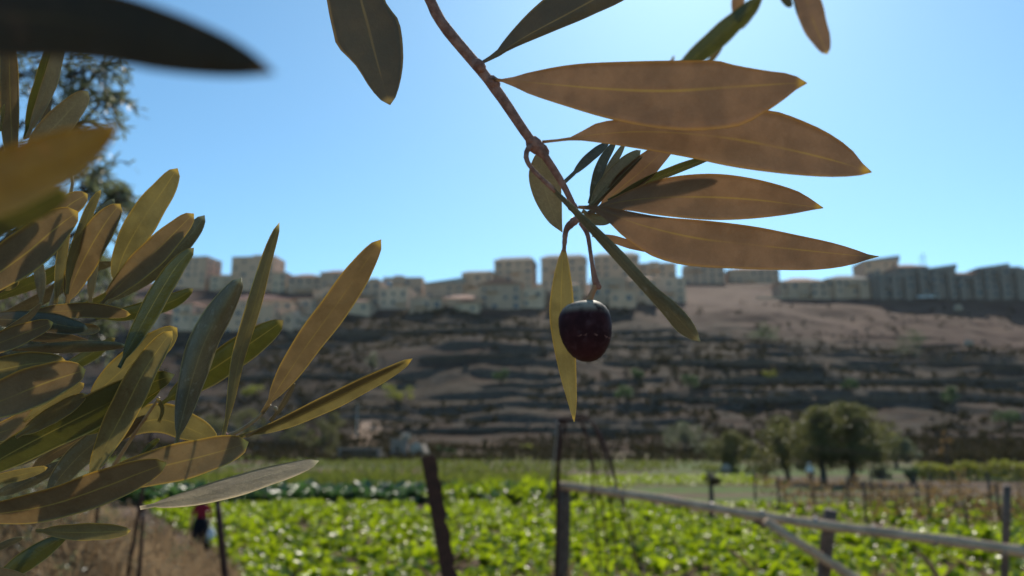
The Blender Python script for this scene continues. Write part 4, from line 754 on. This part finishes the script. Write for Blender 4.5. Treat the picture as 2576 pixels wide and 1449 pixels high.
# ---- main branch with the single olive
b1 = empty('olive_branch', tuple(P(1070, -40, .2)), 'olive branch hanging from the top with broad brown leaves and one dark fruit', 'branch')
twig(b1, [(985, -190, .205), (1070, -25, .203), (1112, 58, .202), (1200, 165, .2), (1258, 240, .199), (1330, 346, .198), (1362, 380, .198), (1415, 462, .198), (1448, 530, .198), (1456, 560, .198)], [.00155, .00150, .00145, .00140, .00135, .0013, .00105, .0009, .0006])
for x, y, r_ in ((1204, 166, .0017), (1240, 208, .0017), (1345, 365, .0021), (1362, 378, .0018), (1440, 520, .0013)): node(b1, x, y, .199, r_)
leaf(b1, 'dark', [(860, -330), (888, -160), (905, -20), (925, 60), (950, 160), (975, 245), (981, 264)], 0, (.215, .205), A=[(862, -330), (940, -170), (965, -10), (1003, 52), (1014, 120), (1012, 180), (998, 238), (982, 264)], B=[(858, -330), (800, -170), (822, 0), (838, 80), (850, 118), (895, 165), (930, 220), (960, 254), (980, 264)], curl=.12, lab='broad dark green leaf hanging left of the stem')
leaf(b1, 'dark', [(1212, 158), (1250, 138), (1330, 88), (1450, 24), (1600, -62), (1730, -150)], 0, (.200, .225), A=[(1212, 153), (1248, 128), (1275, 92), (1340, 22), (1420, -38), (1560, -100), (1730, -150)], B=[(1212, 162), (1255, 142), (1290, 122), (1400, 76), (1490, 38), (1600, -20), (1730, -150)], lab='dark blue green leaf leaving the frame at the top')
leaf(b1, 'brown', [(1232, 198), (1275, 203), (1400, 214), (1520, 224), (1680, 229), (1850, 218), (1985, 210), (2030, 209)], 0, (.198, .170), A=[(1232, 194), (1272, 198), (1340, 180), (1450, 161), (1600, 154), (1720, 152), (1800, 152), (1850, 164), (1930, 178), (1990, 186), (2016, 200), (2030, 208)], B=[(1232, 203), (1272, 209), (1330, 236), (1420, 266), (1520, 296), (1620, 318), (1720, 329), (1800, 326), (1870, 314), (1935, 276), (1975, 248), (2014, 217), (2030, 210)], curl=.10, lab='broadest brown leaf, topmost on the right of the stem')
leaf(b1, 'brown', [(1364, 357), (1440, 349), (1520, 337), (1640, 332), (1800, 344), (1960, 372), (2100, 405), (2192, 433)], 0, (.199, .186), A=[(1364, 353), (1438, 344), (1495, 312), (1560, 300), (1700, 290), (1850, 275), (1945, 279), (2010, 300), (2080, 332), (2140, 374), (2176, 418), (2193, 432)], B=[(1364, 361), (1440, 353), (1500, 358), (1600, 373), (1720, 394), (1850, 421), (1980, 438), (2080, 445), (2150, 443), (2176, 438), (2193, 434)], curl=.10, lab='long brown leaf below the broadest one')
leaf(b1, 'brown', [(1478, 535), (1540, 512), (1650, 498), (1780, 496), (1900, 503), (2000, 515), (2070, 523)], 0, (.206, .206), A=[(1478, 531), (1540, 500), (1620, 463), (1700, 443), (1800, 437), (1900, 450), (2000, 478), (2048, 506), (2071, 522)], B=[(1478, 539), (1560, 528), (1660, 542), (1780, 553), (1880, 551), (1980, 540), (2045, 528), (2071, 524)], lab='shorter olive brown leaf between the long brown leaves')
leaf(b1, 'brown', [(1455, 521), (1500, 524), (1600, 562), (1750, 598), (1900, 616), (2050, 632), (2170, 644), (2210, 645)], 0, (.197, .226), A=[(1455, 517), (1505, 518), (1560, 527), (1660, 545), (1780, 555), (1900, 570), (2000, 590), (2100, 612), (2170, 634), (2192, 643), (2210, 645)], B=[(1455, 525), (1490, 530), (1530, 558), (1572, 598), (1640, 644), (1720, 667), (1800, 674), (1940, 679), (2050, 679), (2130, 669), (2180, 654), (2210, 646)], curl=.10, lab='lowest long reddish brown leaf pointing right')
leaf(b1, 'brown', [(1490, 591), (1530, 597), (1580, 612), (1640, 632)], (9, 12), (.204, .208), lab='narrow olive leaf tucked under the lowest brown leaf')
leaf(b1, 'silver', [(1366, 376), (1362, 420), (1372, 480), (1395, 545), (1414, 584)], 0, (.212, .215), A=[(1364, 374), (1345, 392), (1330, 440), (1344, 500), (1378, 556), (1413, 584)], B=[(1370, 374), (1382, 395), (1408, 450), (1413, 500), (1414, 550), (1415, 584)], lab='pale grey leaf behind the stem')
leaf(b1, 'teal', [(1420, 458), (1448, 432), (1485, 395), (1532, 358)], (13, 12), (.203, .215), pet=.2, lab='narrow grey leaf on a reddish stalk')
leaf(b1, 'teal', [(1483, 512), (1500, 450), (1520, 400), (1548, 355)], (13, 13), (.214, .222))
leaf(b1, 'silver', [(1487, 512), (1520, 450), (1545, 405), (1572, 360)], (10, 10), (.216, .226))
leaf(b1, 'silver', [(1480, 524), (1520, 470), (1560, 425), (1612, 378)], (21, 17), (.211, .218))
leaf(b1, 'dark', [(1492, 522), (1545, 466), (1580, 430), (1618, 392)], (4, 4), (.2105, .213))
leaf(b1, 'brown', [(1500, 530), (1560, 475), (1620, 425), (1700, 350)], (34, 28), (.213, .216))
leaf(b1, 'green', [(1530, 505), (1620, 460), (1720, 420), (1800, 392)], (13, 10), (.211, .222))
leaf(b1, 'silver', [(1465, 530), (1490, 545), (1515, 550), (1550, 540)], (12, 18), (.207, .210))
twig(b1, [(1338, 366, .198), (1326, 378, .1965), (1325, 402, .195), (1345, 432, .1945), (1398, 482, .194)], [.00075, .0006, .00055, .0006], name='leaf_stalk', n=14)
leaf(b1, 'teal', [(1392, 476), (1450, 534), (1540, 625), (1620, 712), (1690, 782), (1735, 830), (1761, 858)], 0, (.194, .185), A=[(1394, 472), (1456, 528), (1552, 618), (1640, 712), (1700, 762), (1740, 806), (1758, 842), (1761, 858)], B=[(1388, 480), (1444, 540), (1524, 630), (1600, 714), (1668, 790), (1704, 834), (1742, 856), (1761, 859)], curl=.8, lab='narrow rolled grey green leaf hanging past the fruit')
twig(b1, [(1456, 548, .198), (1438, 562, .197), (1424, 580, .1965), (1420, 612, .196), (1419, 632, .196)], [.0009, .0011, .0007, .0006, .0005], name='leaf_stalk', n=14, bump=.12)
leaf(b1, 'olive', [(1419, 620), (1416, 680), (1413, 780), (1420, 880), (1432, 970), (1445, 1061)], 0, (.196, .205), A=[(1422, 620), (1430, 660), (1438, 710), (1443, 760), (1447, 860), (1450, 960), (1450, 1020), (1445, 1061)], B=[(1416, 620), (1402, 660), (1390, 712), (1382, 780), (1389, 850), (1408, 940), (1428, 1010), (1443, 1061)], curl=.2, lab='olive yellow leaf hanging straight down behind the fruit')
# the fruit
M_FRUIT = NT('ripe_olive'); _v = M_FRUIT.coord('Object'); _s = M_FRUIT.node('ShaderNodeSeparateXYZ', {0: _v})
_c = M_FRUIT.mix(M_FRUIT.ramp(M_FRUIT.noise(260, _v, 5), .35, .7), (.024, .009, .012), (.048, .017, .020)); _c = M_FRUIT.mix(M_FRUIT.math('MULTIPLY', M_FRUIT.ramp(M_FRUIT.noise(500, _v, 5), .5, .75), .22), _c, (.10, .08, .10))
_z = M_FRUIT.math('ADD', _s.outputs[2], M_FRUIT.math('MULTIPLY', M_FRUIT.noise(420, _v, 3), .0022)); _scar = M_FRUIT.math('MULTIPLY', M_FRUIT.math('SUBTRACT', 1, M_FRUIT.ramp(M_FRUIT.math('ABSOLUTE', M_FRUIT.math('ADD', _z, .0006)), .00006, .00028)), M_FRUIT.math('MULTIPLY', M_FRUIT.ramp(_s.outputs[0], -.003, -.0005), M_FRUIT.ramp(M_FRUIT.noise(700, _v, 2), .42, .6)))
_c = M_FRUIT.mix(M_FRUIT.math('MULTIPLY', _scar, .8), _c, (.30, .16, .14)); _low = M_FRUIT.math('SUBTRACT', 1, M_FRUIT.ramp(_s.outputs[2], -.006, .001)); _c = M_FRUIT.mix(M_FRUIT.math('MULTIPLY', _low, .18), _c, (.05, .014, .016))
_c = M_FRUIT.mix(M_FRUIT.math('MULTIPLY', M_FRUIT.ramp(_s.outputs[2], .0034, .0068), M_FRUIT.ramp(M_FRUIT.noise(330, _v, 4), .25, .6)), _c, (.46, .38, .30))   # waxy bloom round the stalk, paled to paint in the sunlit top rim
M_FRUIT = M_FRUIT.end(M_FRUIT.princ(_c, .55, .05, M_FRUIT.noise(1500, _v, 3), .2, .0002))
fd = .194; fc = P(1473, 833, fd); sc_ = fd / F; pr = [(-1.0, .06), (-.985, .20), (-.93, .37), (-.82, .55), (-.64, .72), (-.38, .88), (-.08, .975), (.2, 1.0), (.42, .985), (.62, .92), (.78, .80), (.89, .64), (.955, .46), (.975, .32), (.955, .18), (.92, .06)]
seg = 40; vs, fs = [], []; hx, hz_ = 66.5 * sc_, 77 * sc_
for z_, r_ in pr:
    for k in range(seg):
        a_ = 2 * math.pi * k / seg; lob = 1 + .012 * math.sin(2 * a_ + 1) + .008 * math.sin(3 * a_); vs.append((math.cos(a_) * r_ * hx * lob - .00035 * z_, math.sin(a_) * r_ * hx * lob, z_ * hz_ + .0003 * math.cos(a_) * (z_ > .5)))
fs = [(i * seg + k, i * seg + (k + 1) % seg, (i + 1) * seg + (k + 1) % seg, (i + 1) * seg + k) for i in range(len(pr) - 1) for k in range(seg)] + [tuple(reversed(range(seg))), tuple((len(pr) - 1) * seg + k for k in range(seg))]
fo = mesh_obj('olive_fruit', vs, fs, M_FRUIT, b1, True); fo.location = fc - np.array(b1.location); fo['label'] = 'single dark purple black olive with a pale scar'
twig(b1, [(1462, 560, .1975), (1478, 590, .1965), (1486, 640, .1955), (1494, 690, .1948), (1501, 716, .1945)], [.0008, .00055, .0005, .0006, .0009], name='fruit_stalk', n=18)
node(b1, 1503, 718, .1944, .0009); twig(b1, [(1500, 716, .1945), (1490, 738, .1942), (1480, 760, .194), (1477, 772, .194)], [.00075, .0007, .00085, .0009], M_STALK, 'fruit_stalk', 10)
# ---- second twig above the frame at the right
b2 = empty('olive_branch', tuple(P(2000, -120, 0.669)), 'olive twig at the top right with leaves pointing down into the frame', 'branch')
twig(b2, [(2230, -260, 0.669), (2080, -90, 0.669), (1960, -40, 0.669), (1900, -14, 0.669)], [.0022, .0018, .0015, .0011])
leaf(b2, 'green', [(1925, -28), (1905, 0), (1850, 55), (1785, 112), (1700, 185)], (26, 27), (0.662, 0.684), lab='dark olive leaf slanting down to the left behind the broadest leaf')
leaf(b2, 'brown', [(1880, -70), (1862, -20), (1855, 15), (1851, 40)], (16, 18), (0.682, 0.697)); leaf(b2, 'silver', [(1922, -20), (1900, 22), (1880, 50), (1864, 74)], (8, 9), (0.681, 0.697))
leaf(b2, 'brown', [(2000, -90), (2022, -20), (2045, 50), (2065, 100), (2081, 137)], (36, 34), (0.662, 0.646), peak=.4, lab='brown leaf hanging down alone at the top right'); leaf(b2, 'teal', [(1960, -60), (1970, -20), (1982, 6), (1992, 18)], (15, 14), (0.675, 0.684))
leaf(b2, 'silver', [(1760, 190), (1790, 150), (1806, 130), (1818, 117)], (7, 7), (0.697, 0.684)); leaf(b2, 'brown', [(1680, 200), (1686, 170), (1692, 150), (1696, 140)], (5, 5), (0.697, 0.697))
# ---- very near, blurred leaves
b3 = empty('olive_branch', tuple(P(-500, 120, .09)), 'very near blurred olive twig at the upper left edge', 'branch')
twig(b3, [(-760, 700, .12), (-500, 420, .10), (-420, 160, .085), (-400, -60, .08)], [.0012, .0011, .001, .0008])
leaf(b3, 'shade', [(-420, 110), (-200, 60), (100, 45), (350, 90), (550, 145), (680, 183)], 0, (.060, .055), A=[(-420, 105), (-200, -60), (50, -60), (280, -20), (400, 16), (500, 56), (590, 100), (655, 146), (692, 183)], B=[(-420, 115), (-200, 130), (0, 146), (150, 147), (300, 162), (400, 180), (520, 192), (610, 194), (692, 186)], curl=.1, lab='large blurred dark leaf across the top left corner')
leaf(b3, 'gold', [(-430, 600), (-200, 520), (0, 448), (150, 400), (298, 312)], 0, (.078, .070), A=[(-430, 590), (-200, 440), (0, 372), (150, 326), (240, 312), (298, 311)], B=[(-430, 610), (-200, 600), (0, 545), (100, 500), (190, 450), (250, 396), (285, 350), (298, 313)], curl=.1, lab='blurred golden yellow leaf at the left edge')
leaf(b3, 'green', [(-430, 640), (-150, 600), (0, 552), (100, 520), (180, 476)], (40, 42), (.092, .09), lab='blurred dark leaf under the golden one')
# ---- left branch, upper shoot
b4 = empty('olive_branch', tuple(P(-60, 900, .26)), 'upper left olive shoot with upright brown and grey green leaves', 'branch')
twig(b4, [(-160, 1010, .27), (-20, 860, .268), (120, 792, .265), (205, 775, .262), (258, 768, .26)], [.0013, .0012, .001, .0007], M_TWIG2)
twig(b4, [(120, 795, .266), (150, 700, .272), (170, 600, .275), (174, 500, .276), (180, 445, .276), (130, 330, .28), (60, 350, .28)], [.0009, .0008, .0006, .0005, .0004], M_TWIG2)
T = [  # side, midrib, widths, depths, extra
 ('tan', [(30, 470), (28, 360), (24, 240), (20, 40)], (26, 24), (.27, .25), {}), ('green', [(62, 348), (85, 260), (110, 180), (128, 100)], (17, 14), (.272, .262), dict(tl=.8)),
 ('silver', [(68, 346), (100, 270), (130, 190), (160, 70)], (18, 20), (.268, .256), dict(tl=-.6)), ('silver', [(60, 450), (105, 360), (165, 290), (222, 230)], (36, 38), (.283, .275), {}),
 ('dark', [(95, 350), (112, 300), (122, 260), (128, 225)], (9, 9), (.286, .286), {}), ('olive', [(0, 330), (6, 290), (11, 262)], (5, 5), (.25, .248), {}),
 ('olive', [(284, 735), (312, 640), (365, 545), (410, 480), (447, 423)], (38, 38), (.262, .255), {}), ('tan', [(252, 768), (310, 710), (390, 635), (450, 575), (488, 537)], (36, 32), (.256, .246), {}),
 ('teal', [(262, 768), (350, 705), (430, 640), (485, 585), (515, 541)], (30, 26), (.266, .258), {}), ('green', [(300, 925), (345, 840), (395, 750), (445, 670), (488, 623)], (27, 27), (.236, .228), dict(tl=-.8)),
 ('tan', [(165, 775), (190, 700), (230, 620), (270, 555), (303, 513)], (40, 36), (.258, .25), {}), ('teal', [(200, 640), (235, 570), (262, 530), (288, 501)], (16, 20), (.266, .266), {}),
 ('olive', [(168, 740), (180, 660), (205, 590), (230, 520), (254, 477)], (16, 14), (.253, .252), dict(tl=.9)), ('tan', [(40, 640), (110, 580), (170, 520), (221, 488)], (34, 34), (.262, .257), {}),
 ('tan', [(-110, 760), (-20, 700), (70, 635), (140, 575), (197, 532)], (62, 48), (.243, .236), {}), ('silver', [(103, 765), (102, 720), (98, 675), (95, 635)], (14, 15), (.27, .27), {}),
 ('silver', [(227, 762), (230, 715), (236, 670), (244, 630)], (12, 12), (.272, .27), {}), ('olive', [(-20, 725), (20, 722), (40, 708), (32, 688)], (7, 9), (.25, .248), {}),
 ('olive', [(140, 765), (150, 690), (160, 620), (172, 570)], (14, 14), (.268, .268), {}), ('teal', [(-20, 800), (60, 770), (130, 735), (210, 680), (290, 660)], (16, 18), (.278, .28), {}),
 ('tan', [(60, 790), (130, 783), (210, 780), (280, 785), (329, 791)], (19, 20), (.246, .240), {}), ('green', [(240, 800), (320, 790), (400, 770), (450, 750), (487, 726)], (22, 20), (.258, .256), {}),
 ('dark', [(-60, 800), (40, 805), (120, 812), (180, 822), (222, 826)], (27, 25), (.240, .238), {}), ('silver', [(170, 825), (205, 828), (230, 828), (252, 828)], (14, 15), (.252, .254), dict(curl=.6)),
 ('silver', [(-20, 850), (30, 825), (75, 795), (106, 761)], (10, 9), (.236, .234), {}), ('tan', [(-110, 900), (-20, 870), (70, 835), (134, 811)], (28, 26), (.232, .228), {}),
 ('teal', [(30, 878), (120, 876), (220, 872), (318, 869)], (16, 14), (.240, .236), dict(curl=.9)),
]
T += [('dark', [(-40, 690), (40, 650), (110, 620), (180, 560)], (20, 22), (.288, .286), {}), ('green', [(-30, 760), (60, 720), (130, 690), (190, 640)], (18, 18), (.285, .283), {}), ('teal', [(-50, 560), (20, 520), (80, 470), (130, 410)], (17, 18), (.287, .285), {}), ('green', [(150, 790), (240, 760), (310, 725), (370, 690)], (12, 13), (.285, .285), {}), ('dark', [(-40, 850), (60, 842), (150, 850), (230, 862)], (15, 15), (.27, .268), {})]
for sd_, mid, w, d, kw in T: leaf(b4, sd_, mid, w, d, **kw)
# ---- left branch, lower shoot
b5 = empty('olive_branch', tuple(P(-60, 1290, .25)), 'lower left olive shoot with large brown leaves and a long pale lit leaf', 'branch')
twig(b5, [(-180, 1330, .27), (60, 1295, .268), (250, 1235, .266), (420, 1160, .264), (540, 1108, .262), (590, 1090, .261), (645, 1054, .26), (680, 1018, .259)], [.0014, .0013, .0011, .0010, .0009, .0007, .0005], M_TWIG2, n=40)
twig(b5, [(250, 1238, .268), (300, 1150, .262), (360, 1060, .258), (400, 1000, .255)], [.0009, .0007, .0005, .0004], M_TWIG2); node(b5, 694, 1028, .2585, .0007, M_TWIG2); node(b5, 566, 1096, .2605, .0012, M_TWIG)
T = [
 ('olive', [(-120, 960), (-20, 935), (80, 915), (167, 909)], (32, 40), (.228, .224), {}), ('tan', [(-120, 1050), (0, 1010), (110, 965), (216, 930)], (54, 48), (.216, .212), {}),
 ('olive', [(60, 1060), (130, 1010), (180, 985), (212, 964)], (20, 18), (.232, .231), {}), ('olive', [(40, 1100), (130, 1045), (180, 1015), (218, 992)], (22, 22), (.228, .228), {}),
 ('green', [(-110, 1230), (0, 1155), (130, 1085), (260, 1020), (360, 970), (440, 942)], (44, 46), (.233, .228), {}), ('green', [(180, 1100), (280, 1045), (350, 1000), (407, 966)], (26, 30), (.240, .238), {}),
 ('olive', [(215, 1020), (270, 965), (340, 905), (400, 860), (446, 824)], (38, 42), (.242, .234), {}), ('olive', [(214, 1222), (262, 1130), (310, 1040), (360, 940), (405, 870), (434, 832)], (40, 34), (.232, .222), dict(tl=-.5, curl=.3)),
 ('teal', [(440, 1130), (462, 1040), (488, 940), (520, 850), (565, 768), (608, 698)], (40, 35), (.236, .230), dict(tl=.5, curl=1.5, peak=.55)), ('green', [(400, 1020), (480, 965), (570, 905), (650, 850), (713, 806)], (36, 38), (.262, .254), {}),
 ('olive', [(562, 1098), (580, 1010), (600, 900), (638, 770), (672, 650), (703, 559)], (19, 18), (.252, .240), dict(tl=.9, curl=.5)), ('tan', [(660, 1040), (700, 975), (770, 870), (850, 760), (915, 665), (959, 602)], (36, 38), (.258, .246), {}),
 ('olive', [(600, 1100), (690, 1070), (800, 1020), (920, 962), (1038, 902)], (15, 26), (.256, .246), dict(curl=.4)), ('teal', [(618, 1098), (690, 1064), (800, 1010), (920, 950), (1020, 908)], (6, 6), (.2555, .2465), dict(tl=.6)),
 ('tan', [(150, 1262), (260, 1215), (380, 1180), (500, 1150), (580, 1128), (626, 1112)], (48, 46), (.236, .230), dict(peak=.62)), ('tan', [(-120, 1300), (0, 1290), (130, 1268), (260, 1225), (350, 1190), (420, 1164)], (44, 44), (.213, .208), dict(peak=.6, pet=0)),
 ('olive', [(90, 1335), (170, 1338), (250, 1338), (329, 1335)], (22, 22), (.218, .216), {}), ('silver', [(352, 1278), (450, 1258), (560, 1230), (690, 1192), (803, 1159)], (24, 28), (.247, .252), dict(curl=.15, tl=-3.2)),
 ('green', [(185, 1335), (120, 1375), (60, 1415), (-20, 1470)], (25, 25), (.226, .222), {}), ('teal', [(108, 1266), (160, 1190), (230, 1120), (330, 1050)], (32, 32), (.258, .255), {}),
 ('olive', [(285, 1118), (330, 1075), (400, 1055), (470, 1075), (548, 1112)], (42, 34), (.268, .266), {}), ('tan', [(290, 1118), (320, 1085), (345, 1062), (372, 1046)], (12, 14), (.262, .262), {}),
 ('olive', [(400, 1062), (408, 1035), (404, 1015), (394, 1002)], (5, 6), (.252, .252), {}), ('green', [(350, 1150), (375, 1125), (390, 1112), (402, 1104)], (8, 8), (.25, .25), {}),
 ('silver', [(-60, 1420), (0, 1438), (50, 1452), (100, 1475)], (12, 12), (.215, .215), {}), ('teal', [(-60, 1395), (0, 1375), (30, 1362), (60, 1352)], (9, 9), (.235, .235), {}), ('dark', [(680, 1060), (710, 1020), (730, 985), (742, 962)], (7, 7), (.27, .27), {}),
]
T += [('green', [(-60, 1120), (20, 1085), (90, 1040), (170, 1015)], (26, 26), (.275, .272), {}), ('dark', [(-70, 1010), (30, 985), (110, 965), (185, 950)], (22, 24), (.278, .276), {}), ('teal', [(-40, 1180), (60, 1150), (150, 1090), (215, 1040)], (20, 20), (.28, .278), {}),
 ('tan', [(-80, 1110), (10, 1085), (100, 1052), (180, 1030)], (30, 28), (.245, .242), {}), ('dark', [(60, 1210), (120, 1150), (190, 1110), (280, 1070)], (18, 18), (.284, .28), {}), ('green', [(130, 960), (180, 920), (230, 890), (290, 850)], (16, 18), (.284, .282), {}), ('teal', [(-30, 1250), (40, 1225), (110, 1190), (170, 1160)], (18, 18), (.276, .274), {}), ('olive', [(-70, 1215), (0, 1205), (60, 1192), (120, 1176)], (14, 15), (.25, .25), {})]
for sd_, mid, w, d, kw in T: leaf(b5, sd_, mid, w, d, **kw)

# ================================================================== AIR
hz = MB().box((0, 1500, 54), (3200, 3120, 112)).build('haze', None); hz.data.materials.clear()
HT = NT('haze_air'); pv = HT.node('ShaderNodeVolumePrincipled', {'Color': (.96, .96, .98, 1), 'Density': .000045, 'Anisotropy': .35}); HT.l.new(pv.outputs[0], HT.out.inputs['Volume']); hz.data.materials.append(HT.m); tag(hz, kind='stuff')
